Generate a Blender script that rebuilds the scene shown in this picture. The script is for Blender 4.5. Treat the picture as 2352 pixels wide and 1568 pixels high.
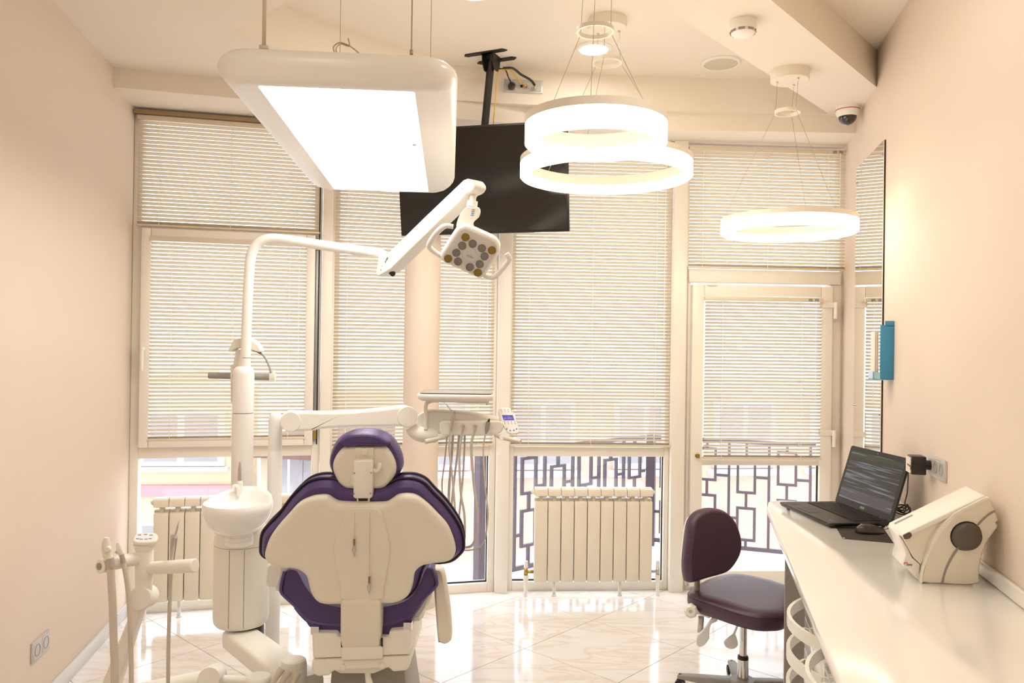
import bpy, bmesh, math, random
from mathutils import Vector as V, Matrix
from mathutils.geometry import tessellate_polygon
random.seed(7)
for o in list(bpy.data.objects): bpy.data.objects.remove(o)
SC = bpy.context.scene
COL = SC.collection
# ------------------------------------------------------------------ camera (photo 2352 x 1568)
FPX, PITCH, ROLL, CAMH = 1795.0, 0.0040, 0.0141, 1.52
_cp, _sp, _cr, _sr = math.cos(PITCH), math.sin(PITCH), math.cos(ROLL), math.sin(ROLL)
FW = V((0, _cp, _sp)); _R = V((1, 0, 0)); _U = V((0, -_sp, _cp))
RT = _R*_cr + _U*_sr; UP = _U*_cr - _R*_sr
CAM = V((0, 0, CAMH))
cd = bpy.data.cameras.new('camera'); cam = bpy.data.objects.new('camera', cd); COL.objects.link(cam)
cd.sensor_width = 36; cd.lens = 36*FPX/2352; cd.clip_start = 0.05; cd.clip_end = 300
cam.matrix_world = Matrix(((RT.x, UP.x, -FW.x, CAM.x), (RT.y, UP.y, -FW.y, CAM.y), (RT.z, UP.z, -FW.z, CAM.z), (0, 0, 0, 1)))
SC.camera = cam
# ------------------------------------------------------------------ world, sun, exposure
SC.view_settings.view_transform = 'Standard'; SC.view_settings.look = 'None'
SC.view_settings.gamma = 1.0; SC.view_settings.use_curve_mapping = False
SC.view_settings.exposure = 0.0
wd = bpy.data.worlds.new('overcast_sky'); SC.world = wd; wd.use_nodes = True
bg = wd.node_tree.nodes['Background']; bg.inputs[0].default_value = (0.86, 0.92, 1.0, 1); bg.inputs[1].default_value = 4.2
# ------------------------------------------------------------------ pixel helpers
def ray(px, py): return FW + RT*((px-1176)/FPX) - UP*((py-784)/FPX)
def onz(px, py, z): d = ray(px, py); return CAM + d*((z-CAMH)/d.z)
def aty(px, py, y): d = ray(px, py); return CAM + d*(y/d.y)
def onpl(px, py, p, n): d = ray(px, py); return CAM + d*((p-CAM).dot(n)/d.dot(n))
# ------------------------------------------------------------------ materials
def lin(h):
    h = h.lstrip('#'); c = [int(h[i:i+2], 16)/255 for i in (0, 2, 4)]
    return tuple((x/12.92 if x <= .04045 else ((x+.055)/1.055)**2.4) for x in c)
def pm(name, hexc, rough=.5, metal=0.0, var=.04, scale=8.0, bump=0.0, coat=0.0, bscale=None, spec=.5, trans=0.0):
    m = bpy.data.materials.new(name); m.use_nodes = True; nt = m.node_tree; n = nt.nodes; l = nt.links
    b = n['Principled BSDF']; c = lin(hexc)
    tc = n.new('ShaderNodeTexCoord'); nz = n.new('ShaderNodeTexNoise'); nz.inputs['Scale'].default_value = scale; nz.inputs['Detail'].default_value = 4
    l.new(tc.outputs['Object'], nz.inputs['Vector'])
    mx = n.new('ShaderNodeMix'); mx.data_type = 'RGBA'
    mx.inputs[6].default_value = tuple(x*(1-var) for x in c)+(1,); mx.inputs[7].default_value = tuple(min(1, x*(1+var)) for x in c)+(1,)
    l.new(nz.outputs['Fac'], mx.inputs[0]); l.new(mx.outputs[2], b.inputs['Base Color'])
    b.inputs['Roughness'].default_value = rough; b.inputs['Metallic'].default_value = metal
    b.inputs['Coat Weight'].default_value = coat; b.inputs['Coat Roughness'].default_value = .08
    b.inputs['Specular IOR Level'].default_value = spec
    if bump:
        n2 = n.new('ShaderNodeTexNoise'); n2.inputs['Scale'].default_value = bscale or scale*12; n2.inputs['Detail'].default_value = 3
        l.new(tc.outputs['Object'], n2.inputs['Vector'])
        bp = n.new('ShaderNodeBump'); bp.inputs['Strength'].default_value = bump; bp.inputs['Distance'].default_value = .002
        l.new(n2.outputs['Fac'], bp.inputs['Height']); l.new(bp.outputs['Normal'], b.inputs['Normal'])
    return m
def em(name, col, strength, base=.8):
    m = bpy.data.materials.new(name); m.use_nodes = True; nt = m.node_tree; n = nt.nodes
    b = n['Principled BSDF']; b.inputs['Base Color'].default_value = (base, base, base, 1)
    b.inputs['Emission Color'].default_value = tuple(col)+(1,); b.inputs['Emission Strength'].default_value = strength
    return m
def glassmat(name, tint=(.97, .985, 1.0), refl=.07):
    m = bpy.data.materials.new(name); m.use_nodes = True; nt = m.node_tree; n = nt.nodes; l = nt.links
    for x in list(n): n.remove(x)
    o = n.new('ShaderNodeOutputMaterial'); t = n.new('ShaderNodeBsdfTransparent'); t.inputs[0].default_value = tint+(1,)
    g = n.new('ShaderNodeBsdfGlossy'); g.inputs['Roughness'].default_value = .01
    mx = n.new('ShaderNodeMixShader'); mx.inputs[0].default_value = refl
    l.new(t.outputs[0], mx.inputs[1]); l.new(g.outputs[0], mx.inputs[2]); l.new(mx.outputs[0], o.inputs[0]); return m
def marble(name):
    m = bpy.data.materials.new(name); m.use_nodes = True; nt = m.node_tree; n = nt.nodes; l = nt.links
    b = n['Principled BSDF']; tc = n.new('ShaderNodeTexCoord'); oi = n.new('ShaderNodeObjectInfo')
    mp = n.new('ShaderNodeMapping'); l.new(tc.outputs['Object'], mp.inputs['Vector'])
    ml = n.new('ShaderNodeVectorMath'); ml.operation = 'SCALE'; cv = n.new('ShaderNodeCombineXYZ')
    for i in range(3): l.new(oi.outputs['Random'], cv.inputs[i])
    l.new(cv.outputs[0], ml.inputs[0]); ml.inputs['Scale'].default_value = 37.0
    l.new(ml.outputs[0], mp.inputs['Location'])
    mp.inputs['Scale'].default_value = (1.2, 4.2, 1); mp.inputs['Rotation'].default_value = (0, 0, .5)
    nz = n.new('ShaderNodeTexNoise'); nz.inputs['Scale'].default_value = 1.5; nz.inputs['Detail'].default_value = 7; nz.inputs['Distortion'].default_value = 1.3
    l.new(mp.outputs[0], nz.inputs['Vector'])
    cr = n.new('ShaderNodeValToRGB'); e = cr.color_ramp.elements
    e[0].position = .35; e[0].color = lin('f5f2ef')+(1,); e[1].position = .75; e[1].color = lin('f3efeb')+(1,)
    for p, c in ((.48, 'f2eeea'), (.53, 'e8ddd4'), (.56, 'efe8e2'), (.63, 'f5f1ee'), (.66, 'e6dad0'), (.69, 'f0eae5')):
        q = e.new(p); q.color = lin(c)+(1,)
    l.new(nz.outputs['Fac'], cr.inputs[0]); l.new(cr.outputs[0], b.inputs['Base Color'])
    b.inputs['Roughness'].default_value = .09; b.inputs['Specular IOR Level'].default_value = .6
    return m
WALLP = pm('peach_wall_paint', 'e5d4c2', .85, var=.015, scale=1.5, bump=.12, bscale=220)
CEILP = pm('ceiling_paint', 'efe5d6', .9, var=.01, scale=1.5)
TILE = marble('polished_marble_tile'); GROUT = pm('grey_grout', 'a59a92', .9)
PVC = pm('white_pvc', 'f3ece0', .35, var=.015); PVCG = pm('grey_aluminium', '9b9a98', .4, .6); RUBB = pm('black_rubber_seal', '17161a', .6)
SLAT = pm('blind_slat_enamel', 'e0d4be', .4, var=.02, scale=3); CORD = pm('white_cord', 'f7f4ee', .7)
GLASS = glassmat('window_glass')
CREAM = pm('cream_plastic', 'f1ede1', .38, var=.02, scale=5); CREAMD = pm('shell_plastic', 'e9e3d2', .42, var=.02, scale=5)
WHITE = pm('white_plastic', 'f1eee6', .3, var=.015); CERAM = pm('white_ceramic', 'f6f3ee', .12, var=.01, coat=.4)
PURP = pm('purple_leather', '4c3a72', .38, var=.12, scale=14, bump=.35, bscale=260); PIPING = pm('dark_purple_piping', '231a30', .4, var=.1, bump=.2)
PURP2 = pm('plum_leather', '4a3040', .36, var=.1, scale=14, bump=.35, bscale=260)
CHROME = pm('chrome', 'd8d6d2', .12, 1.0, var=.02); STEEL = pm('brushed_steel', 'c6c1b9', .32, .75, var=.06, scale=30)
BLACK = pm('black_metal', '17150f', .45, var=.1); BLKP = pm('black_plastic', '201d1b', .35, var=.1); SCRN = pm('dark_screen_glass', '0d0b09', .13, var=.05, spec=.6)
GREYP = pm('grey_plastic', '989289', .45); HOSE = pm('beige_hose', 'd4cab9', .5, var=.08, scale=20); HOSEG = pm('grey_hose', 'c9c0b6', .5, var=.06)
SILV = pm('silver_socket_plastic', 'c9c6c2', .35, .3); WORK = pm('white_worktop', 'f8f3ea', .14, var=.015, scale=3, coat=.3)
LACQ = pm('white_lacquer', 'efece6', .12, var=.01, coat=.5); GREYB = pm('grey_board', 'a39a90', .5)
RAD = pm('radiator_enamel', 'ece3d0', .35, var=.015); RADD = pm('radiator_recess_enamel', 'd9cfb8', .5)
YELL = pm('yellow_cable', 'd9a51c', .45); RED = pm('red_print', 'd62c2c', .5); INK = pm('dark_ink', '35302c', .6); BLUEP = pm('blue_acrylic', '3f8fb8', .3, var=.05); BLUEL = pm('pale_blue_acrylic', 'a9d2ea', .3)
PAPER = pm('paper', 'f2e6d6', .8); LTBL = pm('blue_icon_ink', '4b8fd0', .6); GOLD = pm('brass', 'b59a4e', .3, .8)
MIRR = pm('mirror_silver', 'f2f2ee', .01, 1.0, var=.0)
STRIP = pm('tan_cornice_strip', 'a38a68', .6); WIRE = pm('steel_wire', 'b3a790', .4, .7); WIREL = pm('cream_cable_sheath', 'd3c3ab', .5)
PANEL_E = em('panel_diffuser', (1.0, .98, .955), 9.5)
RING_E = em('warm_ring_diffuser', (1.0, .875, .69), 9.5)
DOWN_E = em('downlight_diffuser', (1.0, .965, .90), 62.0)
RINGM = pm('ring_light_enamel', 'e9e0cf', .4)
# ------------------------------------------------------------------ mesh builder
def cat(pts, n=8, closed=False):
    pts = [V(p) for p in pts]; N = len(pts); out = []
    rng = range(N) if closed else range(N-1)
    for i in rng:
        if closed: a, b, c, d = pts[i-1], pts[i], pts[(i+1) % N], pts[(i+2) % N]
        else: a, b, c, d = pts[max(i-1, 0)], pts[i], pts[i+1], pts[min(i+2, N-1)]
        for k in range(n):
            t = k/n
            out.append(0.5*((2*b)+(c-a)*t+(2*a-5*b+4*c-d)*t*t+(3*b-a-3*c+d)*t**3))
    if not closed: out.append(pts[-1])
    return out
def inset2(o, d):
    N = len(o); out = []
    area = sum(o[i-1][0]*o[i][1]-o[i][0]*o[i-1][1] for i in range(N)); sg = 1 if area > 0 else -1
    for i in range(N):
        a, b, c = V(o[i-1][:2]), V(o[i][:2]), V(o[(i+1) % N][:2])
        t1 = (b-a).normalized(); t2 = (c-b).normalized()
        n1 = V((-t1.y, t1.x))*sg; n2 = V((-t2.y, t2.x))*sg
        m = (n1+n2)
        if m.length < 1e-6: m = n1
        m.normalize(); k = max(.5, m.dot(n1)); out.append(b+m*(d/k))
    return out
def frame(o, x, y, z): return Matrix(((x[0], y[0], z[0], o[0]), (x[1], y[1], z[1], o[1]), (x[2], y[2], z[2], o[2]), (0, 0, 0, 1)))
def fz(o, z, xh=None):
    z = V(z).normalized(); h = V(xh) if xh else (V((0, 0, 1)) if abs(z.z) < .9 else V((1, 0, 0)))
    x = (h - z*h.dot(z)).normalized(); return frame(o, x, z.cross(x), z)
class B:
    def __init__(s, m=None): s.v = []; s.f = []; s.m = m or Matrix.Identity(4)
    def add(s, vs, fs):
        k = len(s.v); s.v += [s.m @ V(p) for p in vs]; s.f += [tuple(i+k for i in f) for f in fs]; return s
    def box(s, a, b):
        x0, y0, z0 = a; x1, y1, z1 = b
        return s.add([(x0, y0, z0), (x1, y0, z0), (x1, y1, z0), (x0, y1, z0), (x0, y0, z1), (x1, y0, z1), (x1, y1, z1), (x0, y1, z1)],
                     [(0, 3, 2, 1), (4, 5, 6, 7), (0, 1, 5, 4), (1, 2, 6, 5), (2, 3, 7, 6), (3, 0, 4, 7)])
    def loft(s, rings, caps=(True, True), loop=False):
        n = len(rings[0]); vs = [p for r in rings for p in r]; fs = []; R = len(rings)
        for i in range(R if loop else R-1):
            j = (i+1) % R
            for k in range(n): fs.append((i*n+k, i*n+(k+1) % n, j*n+(k+1) % n, j*n+k))
        if caps[0] and not loop: fs.append(tuple(reversed(range(n))))
        if caps[1] and not loop: fs.append(tuple((R-1)*n+k for k in range(n)))
        return s.add(vs, fs)
    def lathe(s, prof, seg=28, caps=(True, True), loop=False):
        return s.loft([[(r*math.cos(2*math.pi*k/seg), r*math.sin(2*math.pi*k/seg), z) for k in range(seg)] for r, z in prof], caps, loop)
    def pill(s, out, layers, caps=(True, True)):
        return s.loft([[(p[0], p[1], w) for p in (inset2(out, i) if i else out)] for i, w in layers], caps)
    def tube(s, pts, r, seg=10, closed=False, caps=True):
        pts = [V(p) for p in pts]; N = len(pts); rs = r if isinstance(r, (list, tuple)) else [r]*N
        t0 = (pts[1]-pts[0]).normalized(); h = V((0, 0, 1)) if abs(t0.z) < .9 else V((1, 0, 0))
        x = (h-t0*h.dot(t0)).normalized(); rings = []
        for i in range(N):
            if closed: t = pts[(i+1) % N]-pts[i-1]
            else: t = pts[min(i+1, N-1)]-pts[max(i-1, 0)]
            t = t.normalized(); x = (x-t*x.dot(t)).normalized(); y = t.cross(x)
            rings.append([pts[i]+(x*math.cos(2*math.pi*k/seg)+y*math.sin(2*math.pi*k/seg))*rs[i] for k in range(seg)])
        return s.loft(rings, (caps, caps), loop=closed)
    def cyl(s, a, b, r, r2=None, seg=20): return s.tube([a, b], [r, r if r2 is None else r2], seg)
    def ngon(s, pts): return s.add(pts, [tuple(range(len(pts)))])
WO = {}
def props(o, label=None, cat_=None, group=None, kind=None):
    if label: o['label'] = label
    if cat_: o['category'] = cat_
    if group: o['group'] = group
    if kind: o['kind'] = kind
    return o
def obj(name, b, mat, parent=None, label=None, cat_=None, group=None, kind=None, bev=0.0, seg=2, ang=35, smooth=True):
    vs = b.v; xs = [p.x for p in vs]; ys = [p.y for p in vs]; zs = [p.z for p in vs]
    og = V(((min(xs)+max(xs))/2, (min(ys)+max(ys))/2, min(zs) if parent is None else (min(zs)+max(zs))/2))
    me = bpy.data.meshes.new(name); me.from_pydata([p-og for p in vs], [], b.f)
    bm = bmesh.new(); bm.from_mesh(me)
    bmesh.ops.recalc_face_normals(bm, faces=bm.faces)
    if bev:
        ed = [e for e in bm.edges if len(e.link_faces) == 2 and e.calc_face_angle(0) > .5]
        bmesh.ops.bevel(bm, geom=ed, offset=bev, segments=seg, profile=.5, affect='EDGES', clamp_overlap=True)
    bm.to_mesh(me); bm.free()
    if smooth:
        me.polygons.foreach_set('use_smooth', [True]*len(me.polygons)); me.set_sharp_from_angle(angle=math.radians(ang))
        for q in me.polygons:
            if len(q.vertices) > 8: q.use_smooth = False
    me.materials.append(mat)
    o = bpy.data.objects.new(name, me); COL.objects.link(o); WO[o] = og
    if parent: o.parent = parent; o.location = og-WO[parent]
    else: o.location = og
    return props(o, label, cat_, group, kind)
def thing(name, loc, label, cat_, group=None, kind=None):
    o = bpy.data.objects.new(name, None); o.empty_display_size = .05; COL.objects.link(o); o.location = V(loc); WO[o] = V(loc)
    return props(o, label, cat_, group, kind)
def inst(src, name, off, parent):
    c = bpy.data.objects.new(name, src.data); COL.objects.link(c); WO[c] = WO[src]+V(off); c.parent = parent; c.location = WO[c]-WO[parent]; return c
def text(name, s, m, size, mat, parent, ext=.0004, align='CENTER', italic=0):
    cu = bpy.data.curves.new(name, 'FONT'); cu.body = s; cu.size = size; cu.extrude = ext; cu.align_x = align; cu.align_y = 'CENTER'; cu.resolution_u = 3; cu.shear = italic
    t = bpy.data.objects.new(name+'_tmp', cu); COL.objects.link(t)
    dg = bpy.context.evaluated_depsgraph_get(); me = bpy.data.meshes.new_from_object(t.evaluated_get(dg))
    bpy.data.objects.remove(t); bpy.data.curves.remove(cu)
    b = B(m); b.add([v.co for v in me.vertices], [tuple(p.vertices) for p in me.polygons]); bpy.data.meshes.remove(me)
    return obj(name, b, mat, parent, smooth=False)
def circ(r, n=24, c=(0, 0)): return [(c[0]+r*math.cos(2*math.pi*k/n), c[1]+r*math.sin(2*math.pi*k/n)) for k in range(n)]
def rrect(x0, y0, x1, y1, r, n=5):
    out = []
    for cx, cy, a in ((x1-r, y0+r, -90), (x1-r, y1-r, 0), (x0+r, y1-r, 90), (x0+r, y0+r, 180)):
        for k in range(n+1):
            t = math.radians(a+90*k/n); out.append((cx+r*math.cos(t), cy+r*math.sin(t)))
    return out
# ------------------------------------------------------------------ room plan
ZC, ZR, ZS = 2.90, 3.095, 2.80          # ceiling, recess, window soffit
P0, P1, P2 = V((-2.112, 4.344, 0)), V((-.03, 4.85, 0)), V((2.10, 4.98, 0))
TL, TR = math.tan(.1802), math.tan(.2261); YB = -1.3
def XL(y): return P0.x+TL*(P0.y-y)
def XR(y): return P2.x-TR*(P2.y-y)
class Pl:
    def __init__(s, a, b):
        s.o = V(a); s.d = (V(b)-V(a)).normalized(); s.n = V((s.d.y, -s.d.x, 0)); s.L = (V(b)-V(a)).length
    def pt(s, u, z, o=0): return s.o+s.d*u+s.n*o+V((0, 0, z))
    def u(s, px, py): return (onpl(px, py, s.o, s.n)-s.o).dot(s.d)
    def z(s, px, py): return onpl(px, py, s.o, s.n).z
    def M(s): return frame(s.o, s.d, s.n, V((0, 0, 1)))     # local x along, y into room, z up
PW, PX = Pl(P0, P1), Pl(P1, P2)
dR = V((math.sin(.2261), math.cos(.2261), 0)); nR = V((-dR.y, dR.x, 0)); P_R = Pl(V((XR(YB), YB, 0)), P2); P_R.n = nR
dL = V((-math.sin(.1802), math.cos(.1802), 0)); nL = V((dL.y, -dL.x, 0)); P_L = Pl(V((XL(YB), YB, 0)), P0); P_L.n = nL
# floor and tiles
fl = B(); OUT = [(XL(YB)-.1, YB-.1), (XR(YB)+.1, YB-.1), (P2.x+.1, P2.y+.12), (P1.x, P1.y+.12), (P0.x-.1, P0.y+.12)]
fl.loft([[(x, y, -.12) for x, y in OUT], [(x, y, -.004) for x, y in OUT]])
floor = obj('floor', fl, GROUT, kind='structure', smooth=False, label='polished cream marble tile floor laid diagonally')
def clip(poly, a, b):
    out = []
    for i in range(len(poly)):
        p, q = poly[i-1], poly[i]
        sp = (b[0]-a[0])*(p[1]-a[1])-(b[1]-a[1])*(p[0]-a[0]); sq = (b[0]-a[0])*(q[1]-a[1])-(b[1]-a[1])*(q[0]-a[0])
        if (sp >= 0) != (sq >= 0):
            t = sp/(sp-sq); out.append((p[0]+(q[0]-p[0])*t, p[1]+(q[1]-p[1])*t))
        if sq >= 0: out.append(q)
    return out
ROOM = [(XL(YB), YB), (XR(YB), YB), (P2.x, P2.y), (P1.x, P1.y), (P0.x, P0.y)]
t0 = onz(1360.9, 1424.2, 0); t1 = onz(1568, 1488.3, 0)
ta = (t1-t0); TS = ta.length; ta.normalize(); tb = V((-ta.y, ta.x, 0))
for i in range(-14, 15):
    for j in range(-14, 15):
        g = .0016; q = [t0+ta*(TS*(i+a)+(g if a == 0 else -g))+tb*(TS*(j+c)+(g if c == 0 else -g)) for a, c in ((0, 0), (1, 0), (1, 1), (0, 1))]
        poly = [(p.x, p.y) for p in q]
        for k in range(len(ROOM)):
            if len(poly) > 2: poly = clip(poly, ROOM[k], ROOM[(k+1) % len(ROOM)])
        if len(poly) < 3: continue
        ar = abs(sum(poly[k-1][0]*poly[k][1]-poly[k][0]*poly[k-1][1] for k in range(len(poly))))/2
        if ar < .002: continue
        b = B(); b.loft([[(x, y, -.004) for x, y in poly], [(x, y, 0) for x, y in poly]])
        obj('tile', b, TILE, floor, smooth=False)
# walls
def wallq(name, a, b, th, z0=-.12, z1=3.2, label=None):
    a, b = V(a), V(b); d = (b-a).normalized(); n = V((d.y, -d.x, 0)); m = B()
    m.loft([[a+V((0, 0, z)), b+V((0, 0, z)), b+n*th+V((0, 0, z)), a+n*th+V((0, 0, z))] for z in (z0, z1)])
    return obj(name, m, WALLP, kind='structure', smooth=False, label=label)
wallq('wall_left', (XL(YB), YB, 0), P0+dL*.12, -.15, label='plain pinkish beige painted wall')
wallq('wall_right', (XR(YB), YB, 0), P2+dR*.12, .15, label='plain warm cream painted wall with mirror')
wallq('wall_back', (XL(YB)-.15, YB, 0), (XR(YB)+.15, YB, 0), .15)
# ceiling with two recesses
rec1 = [onz(535, 72, ZC), onz(785, 157, ZC), onz(1040, 229, ZC), onz(1128, 236, ZC), onz(1531, 254, ZC), onz(1905, 262, ZC)]
e1 = onz(1552, 34, ZC); e0 = rec1[-1]; de = (e1-e0).normalized()
tp = rec1[0]; dn = (onz(650, 10, ZC)-tp).normalized()
den = dn.x*(-de.y)+dn.y*de.x
tt = ((e0.x-tp.x)*(-de.y)+(e0.y-tp.y)*de.x)/den
rec1.append(tp+dn*tt)
ra = onz(2012.4, 199.7, ZC); rb = onz(1770.7, 0, ZC); dr = (rb-ra).normalized()
rec2 = [ra-dr*.12, ra+dr*3.6]; yb2 = rec2[1].y
rec2 += [V((XR(yb2-.3)+.1, yb2-.3, ZC)), V((XR(yb2+1.2)+.1, yb2+1.2, ZC))]
outer = [V((x, y, ZC)) for x, y in [(XL(YB)-.1, YB-.1), (XR(YB)+.12, YB-.1), (P2.x+.12, P2.y+.1), (P1.x, P1.y+.1), (P0.x-.12, P0.y+.1)]]
loops = [outer, rec1, rec2]; flat = [p for L in loops for p in L]
cb = B(); cb.add(flat, [tuple(t) for t in tessellate_polygon(loops)])
ceil = obj('ceiling', cb, CEILP, kind='structure', smooth=False, label='off white plasterboard ceiling with two recessed trays')
for k, rc in enumerate((rec1, rec2)):
    b = B(); b.loft([rc, [V((p.x, p.y, ZR)) for p in rc]], caps=(False, True)); obj('recess', b, CEILP, ceil, smooth=False)
b = B(); b.loft([[(x, y, z) for x, y in [(-3.2, -2), (3.2, -2), (3.2, 5.3), (-3.2, 5.3)]] for z in (3.15, 3.3)]); obj('trim_light_block_slab', b, CEILP, kind='structure', smooth=False)  # unseen slab added over the ceiling to keep daylight from leaking in
# soffit above the windows
sf = [onz(258, 199.7, ZS), onz(544, 226, ZS), onz(1050, 272, ZS), onz(1202, 286, ZS), onz(1552, 298, ZS), onz(1990, 306, ZS)]
so = sf + [P2+V((.1, .25, ZS)), P1+V((0, .25, ZS)), P0+V((-.1, .25, ZS))]
b = B(); b.loft([[V((p.x, p.y, z)) for p in so] for z in (ZS, ZC+.15)]); obj('trim_1', b, CEILP, kind='structure', smooth=False, label='dropped plaster soffit running above the windows')
# left baseboard
b = B(P_L.M()); b.box((0, 0, 0), (P_L.L, .014, .07)); obj('baseboard_left', b, pm('pale_grey_baseboard', 'e2e0de', .3), kind='structure', bev=.003, label='pale grey baseboard along the beige wall')
# round column
cc = aty(966, 1000, 4.55); b = B(Matrix.Translation((cc.x, cc.y, 0))); b.lathe([(.104, 0), (.104, ZS)], 40); obj('column', b, WALLP, kind='structure', label='round beige plastered column in front of the blinds')
# ------------------------------------------------------------------ windows
def ring_frame(pl, u0, u1, z0, z1, w, o0, o1, wb=None, wt=None):
    wb = w if wb is None else wb; wt = w if wt is None else wt; b = B(pl.M())
    b.box((u0, o0, z0), (u0+w, o1, z1)); b.box((u1-w, o0, z0), (u1, o1, z1))
    b.box((u0+w, o0, z0), (u1-w, o1, z0+wb)); b.box((u0+w, o0, z1-wt), (u1-w, o1, z1)); return b
def pane(pl, u0, u1, z0, z1, o, parent):
    b = B(pl.M()); b.box((u0, o-.003, z0), (u1, o+.003, z1)); return obj('pane', b, GLASS, parent, smooth=False)
def bar(pl, u0, u1, z0, z1, o0, o1, parent, name='bar', mat=None, bev=.003):
    b = B(pl.M()); b.box((u0, o0, z0), (u1, o1, z1)); return obj(name, b, mat or PVC, parent, bev=bev)
def window(name, pl, u, zs, label):
    return thing(name, pl.pt(u, 0), label, None, kind='structure')
BTH = 40
def blind(pl, u0, u1, z0, z1, off, label, cords, clips=False, stack=False):
    t = thing('venetian_blind', pl.pt((u0+u1)/2, z0, off), label, 'blind', 'white venetian blinds on the window wall')
    b = B(pl.M()); b.box((u0, off-.014, z1-.026), (u1, off+.014, z1)); obj('headrail', b, SLAT, t, bev=.002)
    b = B(pl.M()); b.box((u0, off-.012, z0), (u1, off+.012, z0+.012)); obj('bottom_rail', b, SLAT, t, bev=.002)
    th = math.radians(35); n = int(round((z1-z0-.058)/.0212)); p = (z1-z0-.058)/n; s = None; n += 1
    for k in range(n):
        z = z1-.038-k*p
        if s is None:
            m = B(pl.M()); r0 = []; 
            for w in (-.0125, -.004, .004, .0125):      # arc from outer low edge to inner high edge
                cz = z+w*math.sin(th)+.0012*(1-(w/.0125)**2)*math.cos(th); co = off+w*math.cos(th)-.0012*(1-(w/.0125)**2)*math.sin(th)
                r0.append((co, cz))
            prof = r0+[(a, c-.0005) for a, c in reversed(r0)]
            m.loft([[(u, a, c) for a, c in prof] for u in (u0+.004, u1-.004)]); s = obj('slat', m, SLAT, t, ang=60)
        else: inst(s, 'slat', (0, 0, -k*p), t)
    for c in cords:
        u = u0+(u1-u0)*c; m = B(pl.M()); m.tube([(u, off+.0125, z1-.02), (u, off+.0125, z0+.006)], .0014, 5); m.tube([(u, off-.0125, z1-.02), (u, off-.0125, z0+.006)], .0014, 5); obj('ladder_cord', m, CORD, t)
    m = B(pl.M()); m.tube([(u1-.05, off+.018, z1-.02), (u1-.05, off+.018, z0+(z1-z0)*.35)], .002, 6); obj('pull_cord', m, CORD, t)
    if clips:
        for du in (.045, .085):
            m = B(pl.M()); m.box((u1-du-.012, off+.014, z1-.022), (u1-du+.012, off+.0165, z1-.006)); obj('clip', m, GREYP, t)
    return t
# window_1: hinged sash with a fixed light above and below
uA = 0.0; uB = PW.u(738, 700); uC = PW.u(763, 700); uD = PW.u(1141, 700)
zt = ZS-.012
z_a, z_b = PW.z(525, 531), PW.z(525, 545); z_c, z_d = PW.z(525, 1023), PW.z(525, 1048); z_e = PW.z(525, 1378)
w1 = window('window_1', PW, .7, 0, 'white pvc window with a hinged sash, fixed panes above and below')
obj('frame', ring_frame(PW, uA, uB, 0, zt, .045, -.06, .02, .055, .03), PVC, w1, bev=.003)
bar(PW, uA+.045, uB-.045, z_b, z_a+.015, -.055, .02, w1, 'transom'); bar(PW, uA+.045, uB-.045, z_d, z_c, -.055, .02, w1, 'transom')
bar(PW, 0, uB, zt-.024, zt, .02, .06, w1, 'cornice_strip', STRIP)
pane(PW, uA+.045, uB-.045, z_a, zt-.03, -.02, w1); pane(PW, uA+.045, uB-.045, .055, z_d, -.02, w1)
u0, u1 = PW.u(326, 780), PW.u(722, 780); zz0, zz1 = PW.z(525, 1022), PW.z(525, 534)
sash = obj('sash', ring_frame(PW, u0, u1, zz0, zz1, .05, .002, .06), PVC, w1, bev=.006)
b = B(PW.M()); b.box((u0+.05, .025, zz0+.05), (u1-.05, .031, zz1-.05)); obj('pane', b, GLASS, sash, smooth=False)
hu = u0+.022; hz = PW.z(332, 800)
b = B(PW.M()); b.box((hu-.012, .06, hz-.035), (hu+.012, .068, hz+.035)); b.cyl((hu, .066, hz), (hu, .1, hz), .009); b.tube([(hu, .1, hz+.01), (hu, .102, hz-.05), (hu, .1, hz-.12)], [.01, .009, .008], 8); obj('handle', b, WHITE, sash)
bar(PW, u1+.002, u1+.016, zz0+.02, zz1, .0, .05, w1, 'sash_side_strip', PVCG)
bar(PW, u1+.018, u1+.025, zz0, zz1+.3, .018, .024, w1, 'seal', RUBB, 0)
for z in (zz1-.05, zz0+.07): bar(PW, u1+.001, u1+.02, z-.035, z+.035, .04, .062, w1, 'hinge', GOLD)
for z0, z1 in ((.055, .061), ): bar(PW, .045, uB-.045, z0, z1, -.016, -.008, w1, 'seal', RUBB, 0)
blind(PW, .02, uB-.015, PW.z(525, 530), zt-.03, .04, 'wide venetian blind above the hinged sash window beside the pinkish wall', (.12, .5, .86))
blind(PW, PW.u(345, 780), PW.u(706, 780), PW.z(525, 1008), PW.z(525, 552), .05, 'venetian blind fixed inside the hinged window sash with handle', (.14, .52, .88))
# mullions
def mull(nm, pl, u0, u1, o1, label): b = B(pl.M()); b.box((u0, -.06, 0), (u1, o1, ZS)); return obj(nm, b, PVC, kind='structure', bev=.004, label=label)
mull('trim_2', PW, uB+.001, uC, .05, 'white pvc mullion between hinged window and fixed window')
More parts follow.
